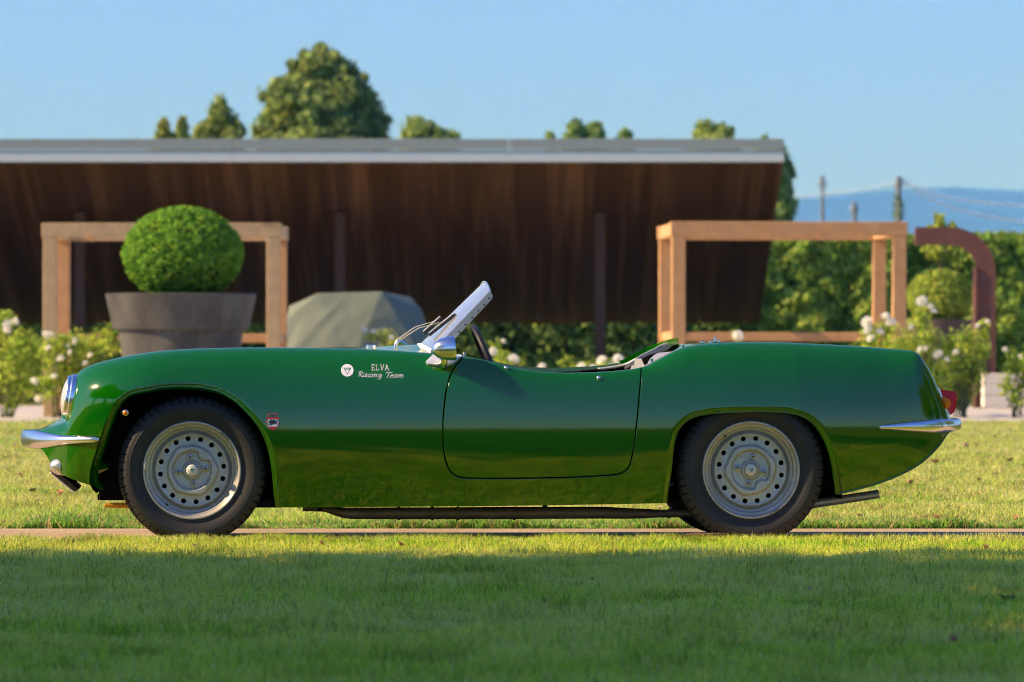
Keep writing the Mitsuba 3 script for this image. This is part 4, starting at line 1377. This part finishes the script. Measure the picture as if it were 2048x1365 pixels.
# ---- things on the bonnet and deck
p = LP(741, 693, .30)
zt_ = S_body(np.array([p[0]]), np.array([2.45]))[0]
for y in (zt_[1],):
    p = LP(741.5, 693.5, y)
    k = obj('bonnet_catch', put(mikit.ply(lathe([(.001, .008), (.017, .008), (.0205, .005), (.0205, -.012), (.014, -.016), (.014, -.03)], 24).apply_translation(p), 'chrome', 30)), car)
for px_, py_, l_, h_ in ((1405, 685, .022, .010), (1421, 684.5, .018, .010), (1429, 680, .010, .022), (1437, 683, .016, .012)):
    p = LP(px_, py_, .46)
    obj('deck_fitting', put(mikit.ply(chamfer_box((l_, .05, h_), p, .003), 'chrome', 30)), car)
def on_side(px, py):
    X, z = float(LX(px)), float(LZ(px, py))
    v = float(v_of(np.array([X]), np.array([z]))[0])
    return S_body(np.array([X]), np.array([min(v, 2.03)]))[0]


for px_, py_ in ((1012.5, 736.5), (1197.5, 756.5)):
    p = on_side(px_, py_)
    obj('snap_stud', put(mikit.ply(lathe([(.001, -.011), (.005, -.0105), (.0078, -.007), (.0055, -.003), (.0095, .0), (.0095, .004)], 16, 'y').apply_translation(p), 'chrome', 30)), car)
for px_, py_, y in ((929, 709, .075), (1303.5, 720, .10), (1366, 692, .16), (1310, 738, .0)):
    if px_ == 1310:
        continue
    p = LP(px_, py_, y)
    obj('snap_stud', put(mikit.ply(lathe([(.001, .007), (.005, .0065), (.0070, .003), (.0050, -.001), (.0050, -.006), (.008, -.010)], 14).apply_translation(p), 'chrome', 30)), car)

# ---- mirror
mat('plate_metal', pr((.80, .80, .77), .3, .5))
mi_ = fresh(car + '__door_mirror')
ym = -.015
c0, c1 = LP(864, 700.5, ym), LP(911, 696.5, ym)
L_ = np.linalg.norm(c1 - c0)
rr = 24.5 * 24 / FPX
prof = [(.0005, 0), (.20, .012), (.36, .045), (.56, .12), (.74, .24), (.88, .42), (.97, .66), (1.0, .86), (.995, .95), (.95, 1.0), (.90, .985), (.0005, .985)]
m = lathe([(a * rr, b * L_) for a, b in prof], 48, 'x')
ang = math.atan2(c1[2] - c0[2], c1[0] - c0[0])
Rm = np.array([[math.cos(ang), 0, -math.sin(ang)], [0, 1, 0], [math.sin(ang), 0, math.cos(ang)]])
m.vertices = m.vertices @ Rm.T + c0
obj('shell', put(mikit.ply(m, 'chrome', 38)), mi_)
pb = [LP(852, 726, 0), LP(856, 730.5, 0), LP(880, 733, 0), LP(905, 730, 0), LP(922, 717, 0), LP(926, 711, 0), LP(905, 708, 0), LP(872, 706, 0)]
pts = []
for q in pb:
    X = float(q[0])
    v = float(v_of(np.array([X]), np.array([q[2]]))[0])
    s0 = S_body(np.array([X]), np.array([min(v, 2.12)]))[0]
    pts += [s0 + [0, .004, -.004], s0 + [0, -.011, .006]]
obj('base', put(mikit.ply(hullof(pts), 'plate_metal', False)), mi_)
sp = LP(887, 728, ym)
obj('stem', put(mikit.ply(tube([sp + [0, .03, -.004], sp + [.001, .01, .008], LP(888, 712, ym)], [.022, .016, .014], 14), 'chrome', True)), mi_)

# ---- lamps
for far in (False, True):
    hl = fresh(car + '__headlight')
    y = .225 if not far else 2 * YC - .225
    c = LP(146.5, 796.5, .225)
    c[1] = y
    tilt = math.radians(9.0)
    ax_ = np.array([-math.cos(tilt), (-.06 if not far else .06), math.sin(tilt)])
    ax_ /= np.linalg.norm(ax_)
    Z = ax_
    Xa = np.cross([0, 1, 0], Z)
    Xa /= np.linalg.norm(Xa)
    Ya_ = np.cross(Z, Xa)
    M = np.eye(4)
    M[:3, :3] = np.stack([Xa, Ya_, Z], 1)
    M[:3, 3] = c
    r = .0985
    obj('ring', put(mikit.ply(lathe([(r * .98, -.03), (r, .0), (r * 1.005, .008), (r * .985, .017), (r * .93, .021), (r * .925, .024), (r * .905, .033), (r * .86, .037), (r * .84, .034), (r * .84, .01)], 64), 'chrome', 35), M), hl)
    obj('lens', put(mikit.ply(lathe([(.0005, .051), (r * .25, .0498), (r * .5, .0456), (r * .7, .0395), (r * .845, .032)], 48), 'lamp_glass', True), M), hl)
    obj('bowl', put(mikit.ply(lathe([(.0005, -.085), (r * .6, -.075), (r * .93, -.03), (r * .97, .0)], 40), 'paint', True), M), hl)
    sl_ = fresh(car + '__turn_signal')
    y = .20 if not far else 2 * YC - .20
    c = LP(120, 933, .20)
    c[1] = y
    r = 17.5 * 24.2 / FPX
    obj('lens', put(mikit.ply(lathe([(.0005, -.042), (r * .35, -.040), (r * .7, -.030), (r * .93, -.014), (r * 1.0, -.002), (r * 1.03, .002), (r * .98, .006)], 32, 'x').apply_translation(c), 'aluminium', 35)), sl_)
    obj('housing', put(mikit.ply(lathe([(r * .98, .004), (r * 1.06, .010), (r * 1.12, .030), (r * 1.35, .060), (r * 1.6, .11), (r * .3, .20)], 32, 'x').apply_translation(c), 'paint', 40)), sl_)
    tl = fresh(car + '__tail_light')
    f_ = (lambda y: y) if not far else (lambda y: 2 * YC - y)
    red = [(1872, 778), (1908, 783.5), (1912.5, 790), (1911.5, 808), (1907, 824), (1900, 830), (1889, 806)]
    pts = [[*LP(px_, py_, .20)[[0]], f_(.16 + (.01 if k_ in (1, 2, 3, 4) else 0)), LP(px_, py_, .20)[2]] for k_, (px_, py_) in enumerate(red)] + [[*LP(px_, py_, .20)[[0]], f_(.28 - (.01 if k_ in (1, 2, 3, 4) else 0)), LP(px_, py_, .20)[2]] for k_, (px_, py_) in enumerate(red)]
    obj('lens', put(mikit.ply(hullof(pts), 'red_lens', 25)), tl)
    amb = [(1878, 796), (1889, 794), (1899, 799), (1902, 806), (1899, 815), (1894, 821), (1888, 815)]
    pts = [[*LP(px_, py_, .16)[[0]], f_(.150), LP(px_, py_, .16)[2]] for px_, py_ in amb] + [[*LP(px_ + 1, py_, .16)[[0]], f_(.20), LP(px_, py_, .16)[2]] for px_, py_ in amb]
    g_ = np.array([LP(1890, 806, .16)[0], f_(.138), LP(1890, 806, .16)[2]])
    obj('indicator', put(mikit.ply(hullof(pts + [g_]), 'amber_lens', False)), tl)
    pts = [[LP(px_, py_, .20)[0], f_(yy), LP(px_, py_, .20)[2]] for px_, py_ in ((1868, 776), (1876, 776), (1896, 834), (1884, 834)) for yy in (.15, .29)]
    obj('base', put(mikit.ply(hullof(pts), 'chrome', False)), tl)
mk = LP(251, 826, -.02)
mkk = fresh(car + '__side_marker')
obj('bezel', put(mikit.ply(lathe([(.0095, -.012), (.0125, -.010), (.0135, -.004), (.0135, .012)], 24, 'y').apply_translation(mk), 'chrome', 30)), mkk)
obj('lens', put(mikit.ply(lathe([(.0004, -.017), (.005, -.0160), (.0095, -.0115)], 20, 'y').apply_translation(mk), 'amber_lens', True)), mkk)
obj('bracket', put(mikit.ply(chamfer_box((.03, .03, .012), mk + [-.008, .028, 0], .003), 'under_black', 30)), mkk)

# ---- bumpers
def bumper(name, xs_px, kz, kh, kd, Yk, lead):
    """A rounded bar that follows the body's plan; the tables give its middle line, half height and projection along px."""
    cols_ = []
    X = xs_px
    zc_ = np.interp(X, *kz)
    hh_ = np.interp(X, *kh)
    dd_ = np.interp(X, *kd)
    return zc_, hh_, dd_


def bar_along(plan, zc_, hh_, dd_, n=14):
    """plan (m, 2): the body's outline; the section bulges outwards from it."""
    t = np.gradient(plan, axis=0)
    t /= np.linalg.norm(t, axis=1, keepdims=True)
    nrm = np.stack([t[:, 1], -t[:, 0]], 1)
    if (nrm[len(nrm) // 2] @ (plan[len(plan) // 2] - [0, YC])) < 0:
        nrm = -nrm
    a = np.linspace(-np.pi * .5, np.pi * .5, n)
    ring = []
    for k in range(len(plan)):
        o = np.sign(np.cos(a)) * np.abs(np.cos(a)) ** .9 * dd_[k]
        z = np.sin(a) * hh_[k]
        ring.append(np.column_stack([plan[k][None] + nrm[k][None] * (o - .006)[:, None], zc_[k] + z]))
    V = np.vstack(ring)
    m_ = len(plan)
    i, j = np.meshgrid(np.arange(m_ - 1), np.arange(n), indexing='ij')
    q = np.stack([i * n + j, i * n + (j + 1) % n, (i + 1) * n + (j + 1) % n, (i + 1) * n + j], -1).reshape(-1, 4)
    return trimesh.Trimesh(V, np.vstack([q[:, [0, 1, 2]], q[:, [0, 2, 3]]]), process=False)


def half_plan(x_px_end, front):
    xe = float(LX(x_px_end))
    if front:
        X = XN + 1e-4 + (xe - XN) * np.linspace(0, 1, 70) ** 2
    else:
        X = XT - 1e-4 - (XT - xe) * np.linspace(0, 1, 70) ** 2
    return X, f_wm(X)


X, wv = half_plan(198, True)
sxa = np.linspace(0, 1, 70)
pl = np.vstack([np.stack([X[::-1], YC - wv[::-1]], 1), np.stack([X[1:], YC + wv[1:]], 1)])
ppx = np.interp(X, LX(np.arange(30, 260)), np.arange(30, 260))
zc_ = f_zm(X) * 0 + PchipInterpolator(LX(np.array([40, 62, 85, 124, 165, 205])), LZ(np.array([40, 62, 85, 124, 165, 205]), np.array([880.5, 881, 882, 881, 879.5, 879]), .1), extrapolate=True)(X)
hh_ = np.interp(X, LX(np.array([40, 62, 85, 124, 165, 190, 197, 200])), np.array([17, 18.5, 16, 10, 7.5, 6.2, 4.5, 1.5]) * .00207)
dd_ = np.interp(X, LX(np.array([40, 62, 124, 185, 198])), [.013, .022, .024, .018, .008])
fb = bar_along(pl, np.r_[zc_[::-1], zc_[1:]], np.r_[hh_[::-1], hh_[1:]], np.r_[dd_[::-1], dd_[1:]])
obj('front_bumper', put(mikit.ply(fb, 'chrome', True)), car)
X, wv = half_plan(1760, False)
pl = np.vstack([np.stack([X[::-1], YC - wv[::-1]], 1), np.stack([X[1:], YC + wv[1:]], 1)])
kx = LX(np.array([1756, 1800, 1850, 1890, 1930]))
zc_ = PchipInterpolator(kx, LZ(np.array([1756, 1800, 1850, 1890, 1930]), np.array([854.5, 853.5, 853, 852.5, 851]), .1), extrapolate=True)(X)
hh_ = np.interp(X, LX(np.array([1758, 1761, 1766, 1800, 1830, 1870, 1895, 1925])), np.array([1.5, 3.5, 4.5, 8, 11, 14.0, 15.5, 11]) * .00207)
dd_ = np.interp(X, LX(np.array([1758, 1770, 1830, 1890, 1925])), [.006, .016, .022, .022, .014])
rb = bar_along(pl, np.r_[zc_[::-1], zc_[1:]], np.r_[hh_[::-1], hh_[1:]], np.r_[dd_[::-1], dd_[1:]])
obj('rear_bumper', put(mikit.ply(rb, 'chrome', True)), car)

# ---- number plate under the nose
npk = fresh(car + '__number_plate')
A, B = LP(103, 943, .45), LP(150, 982, .45)
dvec = (B - A) / np.linalg.norm(B - A)
nv_ = np.cross(dvec, [0, 1, 0])
Rn = np.stack([dvec, [0, 1, 0], nv_], 1)
obj('plate', put(mikit.ply(chamfer_box((np.linalg.norm(B - A), .50, .008), (A + B) / 2 + [0, .25, 0] - nv_ * .008, .002, Rn), 'white_vinyl', 30)), npk)
obj('surround', put(mikit.ply(chamfer_box((np.linalg.norm(B - A) + .012, .52, .020), (A + B) / 2 + [0, .25, 0] + nv_ * .008, .004, Rn), 'rubber_dark', 30)), npk)
obj('bracket', put(mikit.ply(chamfer_box((.03, .40, .09), LP(145, 955, .7), .006), 'under_black', 30)), npk)

# ---- exhaust
ex = fresh(car + '__exhaust')
yy = .22
pts = [(606, 1017.5), (650, 1018.5), (672, 1023), (700, 1027), (790, 1027), (1000, 1026.5), (1200, 1026), (1270, 1027.5), (1335, 1027.5), (1384, 1027)]
rad = [5.5, 6, 9, 11.5, 12, 12.2, 12.2, 10.5, 8, 8]
P = np.array([LP(a, b, yy) for a, b in pts])
s_ = np.linspace(0, 1, 90)
ss = np.r_[0, np.cumsum(np.linalg.norm(np.diff(P, axis=0), axis=1))]
ss /= ss[-1]
Q = np.stack([PchipInterpolator(ss, P[:, k])(s_) for k in range(3)], 1)
obj('pipe', put(mikit.ply(tube(Q, PchipInterpolator(ss, np.array(rad) * .00208)(s_), 18), 'exhaust', True)), ex)
for px_ in (797, 864, 915, 1028, 1338):
    r_ = (13.6 if px_ < 1300 else 10.0) * .00208
    obj('clamp', put(mikit.ply(tube([LP(px_ - 3, 1027, yy), LP(px_ - 1.5, 1027, yy), LP(px_ + 3, 1027, yy), LP(px_ + 4, 1027, yy)], [r_ * .9, r_, r_, r_ * .9], 18), 'exhaust', 40)), ex)
for px_ in (640, 1090, 1376):
    obj('hanger', put(mikit.ply(chamfer_box((.02, .03, .05), LP(px_, 1010, yy), .003), 'under_black', 30)), ex)
A, B = LP(1600, 1012, .30), LP(1757.5, 988.5, .30)
obj('tail_pipe', put(mikit.ply(lathe([(.0185, 0), (.0185, 1), (.0165, 1.0), (.0160, .85)], 24, 'x').apply_transform(np.vstack([np.hstack([np.stack([(B - A), [0, 1, 0], np.cross(B - A, [0, 1, 0]) / np.linalg.norm(B - A)], 1), A[:, None]]), [0, 0, 0, 1]])), 'tailpipe', 40)), ex)
obj('clamp', put(mikit.ply(tube([A + (B - A) * .50, A + (B - A) * .53], .0205, 18), 'tailpipe', 40)), ex)
A, B = LP(209, 1011, .45), LP(262, 1011.5, .45)
obj('towing_eye', put(mikit.ply(tube([A, A + [.006, 0, 0], A * .6 + B * .4, B], [.002, .0045, .005, .005], 10, R2=[.004, .010, .012, .012]), 'yellow_paint', 40)), car)
obj('sill_flange', put(mikit.ply(chamfer_box((float(LX(560)) - float(LX(497)), .10, .03), LP(530, 1008, .10), .004), 'under_black', 30)), car)

# ---- lettering and badges on the flank
def on_body(poly, off, m, name, parent, seg=2.0, cell=3.0):
    """A thin film cut to the polygon (in photo pixels) that lies on the flank."""
    Vs, Fs, Ns, at = [], [], [], 0
    for pg in polys(poly):
        x0, y0, x1, y1 = pg.bounds
        def S_(a, b):
            X, z = LX(a), LZ(a, b)
            return S_body(X, v_of(X, z))
        V, F, N = panel(pg, np.arange(x0 - 1, x1 + cell + 1, cell), np.arange(y0 - 1, y1 + cell + 1, cell), S_, 0, None, (.3, .3))
        if np.median(N[:, 1]) > 0:
            N = -N
        Vs.append(V + N * off)
        Fs.append(F + at)
        Ns.append(N)
        at += len(V)
    return obj(name, put(shape(np.vstack(Vs), np.vstack(Fs), np.vstack(Ns), m)), parent)


def strokes(glyphs, x0, y0, size, shear, gap, w):
    out, x = [], x0
    for g in glyphs:
        if g == ' ':
            x += size * .42
            continue
        wid, lines_ = g
        for l in lines_:
            c = [(x + (a * size + b * size * shear), y0 - b * size) for a, b in l]
            ls = shapely.LineString(c) if len(c) > 1 else shapely.Point(c[0])
            out.append(ls.buffer(w * (1.0 if len(l) > 2 else .9), 3))
        x += wid * size + gap
    return shapely.union_all(out), x


G = {'R': (.78, [[(.18, 0), (.24, 1)], [(0, .86), (.2, 1), (.52, .98), (.66, .80), (.52, .58), (.22, .50)], [(.34, .5), (.62, .08), (.86, 0), (.92, .08)]]),
     'a': (.58, [[(.46, .56), (.22, .6), (.03, .34), (.06, .04), (.22, .02), (.46, .40)], [(.48, .58), (.42, .08), (.56, .06)]]),
     'c': (.46, [[(.44, .50), (.26, .6), (.04, .34), (.10, .02), (.28, 0), (.44, .12)]]),
     'i': (.24, [[(.04, .52), (.12, .6), (.08, .06), (.22, .06)], [(.13, .84)]]),
     'n': (.62, [[(.0, .52), (.10, .6), (.06, 0)], [(.08, .36), (.30, .6), (.44, .56), (.42, .08), (.58, .06)]]),
     'g': (.58, [[(.46, .56), (.22, .6), (.03, .34), (.06, .06), (.22, .04), (.46, .40)], [(.48, .58), (.40, -.28), (.18, -.40), (-.02, -.28)]]),
     'T': (.66, [[(0, .80), (.12, .98), (.86, 1.0), (.92, 1.05)], [(.50, 1.0), (.38, 0), (.28, .0)]]),
     'e': (.48, [[(.05, .28), (.40, .40), (.40, .56), (.22, .6), (.04, .34), (.10, .02), (.28, 0), (.44, .12)]]),
     'm': (.92, [[(.0, .52), (.10, .6), (.06, 0)], [(.08, .36), (.26, .6), (.38, .54), (.36, 0)], [(.38, .36), (.58, .6), (.70, .54), (.68, .08), (.86, .06)]]),
     'E': (.62, [[(.1, 0), (.1, 1)], [(0, 1), (.52, 1), (.52, .84)], [(.1, .52), (.40, .52)], [(0, 0), (.54, 0), (.56, .18)]]),
     'L': (.58, [[(.1, 0), (.1, 1)], [(0, 1), (.22, 1)], [(0, 0), (.52, 0), (.54, .2)]]),
     'V': (.70, [[(.08, 1), (.38, 0), (.68, 1)], [(0, 1), (.18, 1)], [(.58, 1), (.76, 1)]]),
     'A': (.72, [[(.06, 0), (.36, 1), (.68, 0)], [(.16, .36), (.56, .36)], [(0, 0), (.16, 0)], [(.56, 0), (.78, 0)]])}
g1, _ = strokes([G[c] for c in 'ELVA'], 743.5, 740.8, 10.6, 0, 2.2, .46)
g2, xe = strokes([G[c] if c != ' ' else ' ' for c in 'Racing Team'], 715, 754.2, 10.4, .22, 1.25, .45)
g2 = shapely.affinity.scale(g2, 90.5 / (g2.bounds[2] - g2.bounds[0]), 1, origin=(715, 754))
g2 = shapely.affinity.rotate(g2, 1.3, origin=(715, 754))
on_body(shapely.union_all([g1, g2]), .0009, 'white_vinyl', 'lettering', car)
eb = fresh(car + '__round_emblem')
cx_, cy_ = 694.6, 741.3
on_body(shapely.Point(cx_, cy_).buffer(12.4, 24), .0007, 'white_vinyl', 'disc', eb)
tri = shapely.Polygon([(cx_ - 8.2, cy_ - 5.2), (cx_ + 8.2, cy_ - 5.2), (cx_, cy_ + 9)])
tri = tri.difference(shapely.Polygon([(cx_ - 6.2, cy_ - 4.2), (cx_ + 6.2, cy_ - 4.2), (cx_, cy_ + 7.4)])).union(shapely.box(cx_ - 8.0, cy_ - 5.2, cx_ + 8.0, cy_ - 1.0).intersection(tri.convex_hull))
g3, _ = strokes([G[c] for c in 'ELVA'], cx_ - 5.3, cy_ - 2.0, 2.5, 0, .9, .34)
on_body(tri.difference(g3), .0012, 'vinyl_green', 'triangle', eb)
sh = fresh(car + '__shield_badge')
cx_, cy_ = 545.3, 844
def shield(k):
    return shapely.Polygon([(cx_ - 9.3 * k, cy_ - 16.7 * k), (cx_ + 9.3 * k, cy_ - 16.7 * k), (cx_ + 12.4 * k, cy_ - 5), (cx_ + 12.6 * k, cy_ + 2), (cx_ + 11.2 * k, cy_ + 8 * k), (cx_ + 7 * k, cy_ + 13 * k), (cx_, cy_ + 17 * k), (cx_ - 7 * k, cy_ + 13 * k), (cx_ - 11.2 * k, cy_ + 8 * k), (cx_ - 12.6 * k, cy_ + 2), (cx_ - 12.4 * k, cy_ - 5)])
on_body(shield(1), .0006, 'vinyl_red', 'border', sh)
on_body(shield(.90).intersection(shapely.box(0, 0, 3000, cy_ - 9.6)), .0010, 'vinyl_green', 'top_field', sh)
mid = shield(.88).intersection(shapely.box(0, cy_ - 5.6, 3000, cy_ + 9.5))
on_body(mid, .0010, 'white_vinyl', 'field', sh)
chk = [shapely.box(cx_ - 12 + 3.2 * a, cy_ - 5.6 + 3.2 * b, cx_ - 12 + 3.2 * a + 3.2, cy_ - 5.6 + 3.2 * b + 3.2) for a in range(8) for b in range(4) if (a + b) % 2 == 0 and (b < 1 or a < 2)]
on_body(shapely.union_all(chk).intersection(mid), .0014, 'vinyl_green', 'checks', sh)
boar = shapely.union_all([shapely.affinity.scale(shapely.Point(cx_ - .5, cy_ + .2).buffer(1, 12), 7.2, 4.4), shapely.affinity.scale(shapely.Point(cx_ + 5.2, cy_ - .4).buffer(1, 12), 3.6, 2.6), shapely.box(cx_ - 6.2, cy_ + 2, cx_ - 4.2, cy_ + 7), shapely.box(cx_ - 3.2, cy_ + 2, cx_ - 1.6, cy_ + 7.2), shapely.Polygon([(cx_ + 5.5, cy_ + 1), (cx_ + 9.4, cy_ + 5.4), (cx_ + 7.8, cy_ + 5.6), (cx_ + 3, cy_ + 2)])])
on_body(boar, .0018, 'vinyl_navy', 'figure', sh)
bars = shapely.union_all([shapely.box(cx_ - 6.2, cy_ - 15, cx_ - 4.4, cy_ - 10.5), shapely.box(cx_ + 4.4, cy_ - 15, cx_ + 6.2, cy_ - 10.5), shapely.affinity.scale(shapely.Point(cx_, cy_ - 12.7).buffer(1, 10), 2.8, 2.2)])
on_body(bars, .0014, 'vinyl_navy', 'top_marks', sh)

rgm = np.random.default_rng(17)
sp_ = []
for q in range(70):
    px_, py_ = rgm.uniform(556, 1330), 1004 - 26 * rgm.random() ** 2.2
    sp_.append(shapely.affinity.rotate(shapely.affinity.scale(shapely.Point(px_, py_).buffer(1, 3), rgm.uniform(.5, 3.2), rgm.uniform(.35, .8)), rgm.uniform(-8, 8)))
mat('m_mud', {'type': 'diffuse', 'reflectance': rgb(.33, .25, .15)})
k = on_body(shapely.union_all(sp_), .0006, 'm_mud', 'mud_specks', car)
labels[k] = {'kind': 'stuff'}

# ------------------------------------------------------------------ fallen leaves
rgl = np.random.default_rng(9)
def dry_leaf(s, curl, seed):
    rg = np.random.default_rng(seed)
    u, v = np.meshgrid(np.linspace(0, 1, 6), np.linspace(-1, 1, 5), indexing='ij')
    wdt = np.sin(np.pi * np.clip(u * .94 + .04, 0, 1)) ** .8 * .36
    P_ = np.stack([(u - .5), v * wdt, curl * ((u - .5) ** 2 * 1.4 + np.abs(v) ** 1.6 * wdt * 1.2) + .05 * rg.normal(0, 1, u.shape)], -1) * s
    i, j = np.meshgrid(np.arange(5), np.arange(4), indexing='ij')
    a = (i * 5 + j).ravel()
    return trimesh.Trimesh(P_.reshape(-1, 3), np.vstack([np.stack([a, a + 5, a + 6], 1), np.stack([a, a + 6, a + 1], 1)]), process=False)


mat('leaf_tan', pr((.70, .50, .30), .7))
mat('leaf_brown', pr((.27, .13, .07), .7))
mat('leaf_rust', pr((.48, .22, .11), .7))
lm = {(m_, s): mikit.ply(dry_leaf(1.0, .5 + .4 * s, s), m_, True) for m_ in ('leaf_tan', 'leaf_brown', 'leaf_rust') for s in range(3)}


def gp(px, py):                            # the spot on the lawn
    d = CAMH * FPX / (py - HOR)
    return np.array([(px - 1024) * d / FPX, d - DIST, 0.0])


spots = [(182, 1046, .085, 'leaf_tan'), (75, 1047, .04, 'leaf_tan'), (645, 1102, .045, 'leaf_rust'), (628, 1101, .03, 'leaf_brown'), (802, 1104, .05, 'leaf_rust'), (1971, 1112, .05, 'leaf_brown'), (1310, 1045, .05, 'leaf_rust'), (1262, 1049, .05, 'leaf_rust'),
         (1320, 1030, .05, 'leaf_tan'), (1720, 1043, .06, 'leaf_tan'), (1850, 1049, .06, 'leaf_rust'), (1872, 1050, .06, 'leaf_brown'), (1832, 1050, .05, 'leaf_brown'), (1914, 1048, .06, 'leaf_tan'), (2030, 1051, .06, 'leaf_rust'), (1958, 968, .08, 'leaf_brown'),
         (1990, 958, .08, 'leaf_tan'), (1820, 978, .08, 'leaf_rust'), (1760, 948, .08, 'leaf_rust'), (66, 994, .08, 'leaf_brown'), (120, 1001, .09, 'leaf_rust'), (80, 1012, .07, 'leaf_tan'), (40, 960, .08, 'leaf_rust'), (1930, 902, .10, 'leaf_tan'), (1990, 880, .10, 'leaf_rust'),
         (2020, 930, .10, 'leaf_brown'), (1870, 935, .09, 'leaf_rust'), (1960, 870, .10, 'leaf_tan'), (30, 900, .10, 'leaf_tan'), (1905, 1305, .05, 'leaf_rust'), (2012, 1215, .10, 'leaf_brown'), (1185, 1175, .03, 'leaf_brown'), (1090, 1222, .035, 'leaf_brown'), (820, 1235, .03, 'leaf_tan'), (1620, 1195, .035, 'leaf_tan'), (390, 1106, .03, 'leaf_tan')]
for q, (px_, py_, s, m_) in enumerate(spots):
    p = gp(px_, py_)
    up = .024 if p[1] < 0 or p[1] > 2.1 else .004
    s = s * .62
    R = T().translate((p + [0, 0, up]).tolist()).rotate([0, 0, 1], float(rgl.uniform(0, 360))).rotate([1, 0, 0], float(rgl.uniform(-16, 16))).rotate([0, 1, 0], float(rgl.uniform(-14, 14))).scale(float(s))
    k = obj('fallen_leaf', {**lm[(m_, q % 3)], 'to_world': R})
    where = ('in shaded grass' if py_ > 1150 else 'at the shade edge' if py_ > 1090 else 'at the far path edge' if py_ > 1040 else 'on sunlit lawn')
    side = 'right of the car tail' if px_ > 1900 else 'under the car tail' if px_ > 1650 else 'left of the front wheel' if px_ < 300 else 'between the wheels'
    labels[k] = {'label': {'leaf_tan': 'pale tan', 'leaf_brown': 'dark brown', 'leaf_rust': 'rust red'}[m_] + ' curled fallen leaf ' + where + ', ' + side, 'category': 'leaf', 'group': 'fallen leaves on the lawn'}
byl = {}
for k in [k for k in labels if k.startswith('fallen_leaf')]:
    byl.setdefault(labels[k]['label'], []).append(k)
for l, ks in byl.items():                  # those that look alike are told apart from left to right
    if len(ks) > 1:
        ks.sort(key=lambda k: np.array(scene[k]['to_world'].matrix)[0, 3] / (np.array(scene[k]['to_world'].matrix)[1, 3] + DIST))
        for q, k in enumerate(ks):
            labels[k]['label'] = (('left ', 'right ') if len(ks) == 2 else ('leftmost ', 'middle ', 'rightmost '))[q] + l
a, b = gp(1370, 1086) + [0, 0, .034], gp(1500, 1085.5) + [0, 0, .036]
k = obj('twig', mikit.ply(tube([a, a * .5 + b * .5 + [0, 0, .004], b], [.0025, .003, .002], 6), 'leaf_rust', True))
labels[k] = {'label': 'thin straight reddish twig lying on the grass before the rear wheel', 'category': 'twig'}
p = gp(1325, 1056)
k = obj('green_leaf', mikit.ply(dry_leaf(.05, .8, 5).apply_transform(np.array([[1, 0, 0, p[0]], [0, 0, -1, p[1]], [0, 1, 0, .016], [0, 0, 0, 1.0]])), 'm_stem', True))
labels[k] = {'label': 'upright green leaf on the path just left of the rear wheel', 'category': 'leaf'}

# ------------------------------------------------------------------ the air
scene['air'] = {'type': 'homogeneous', 'albedo': rgb(.92, .96, .99), 'sigma_t': {'type': 'rgb', 'value': [6.4e-6, 2.3e-5, 6.6e-5]}}
scene['camera']['medium'] = {'type': 'ref', 'id': 'air'}
scene['haze'] = {'type': 'cube', 'bsdf': {'type': 'null'}, 'interior': {'type': 'ref', 'id': 'air'}, 'to_world': T().translate([0, 0, 530]).scale([38000, 38000, 532])}
labels['haze'] = {'label': 'thin blue summer haze in the air over the far hills', 'category': 'haze', 'kind': 'stuff'}
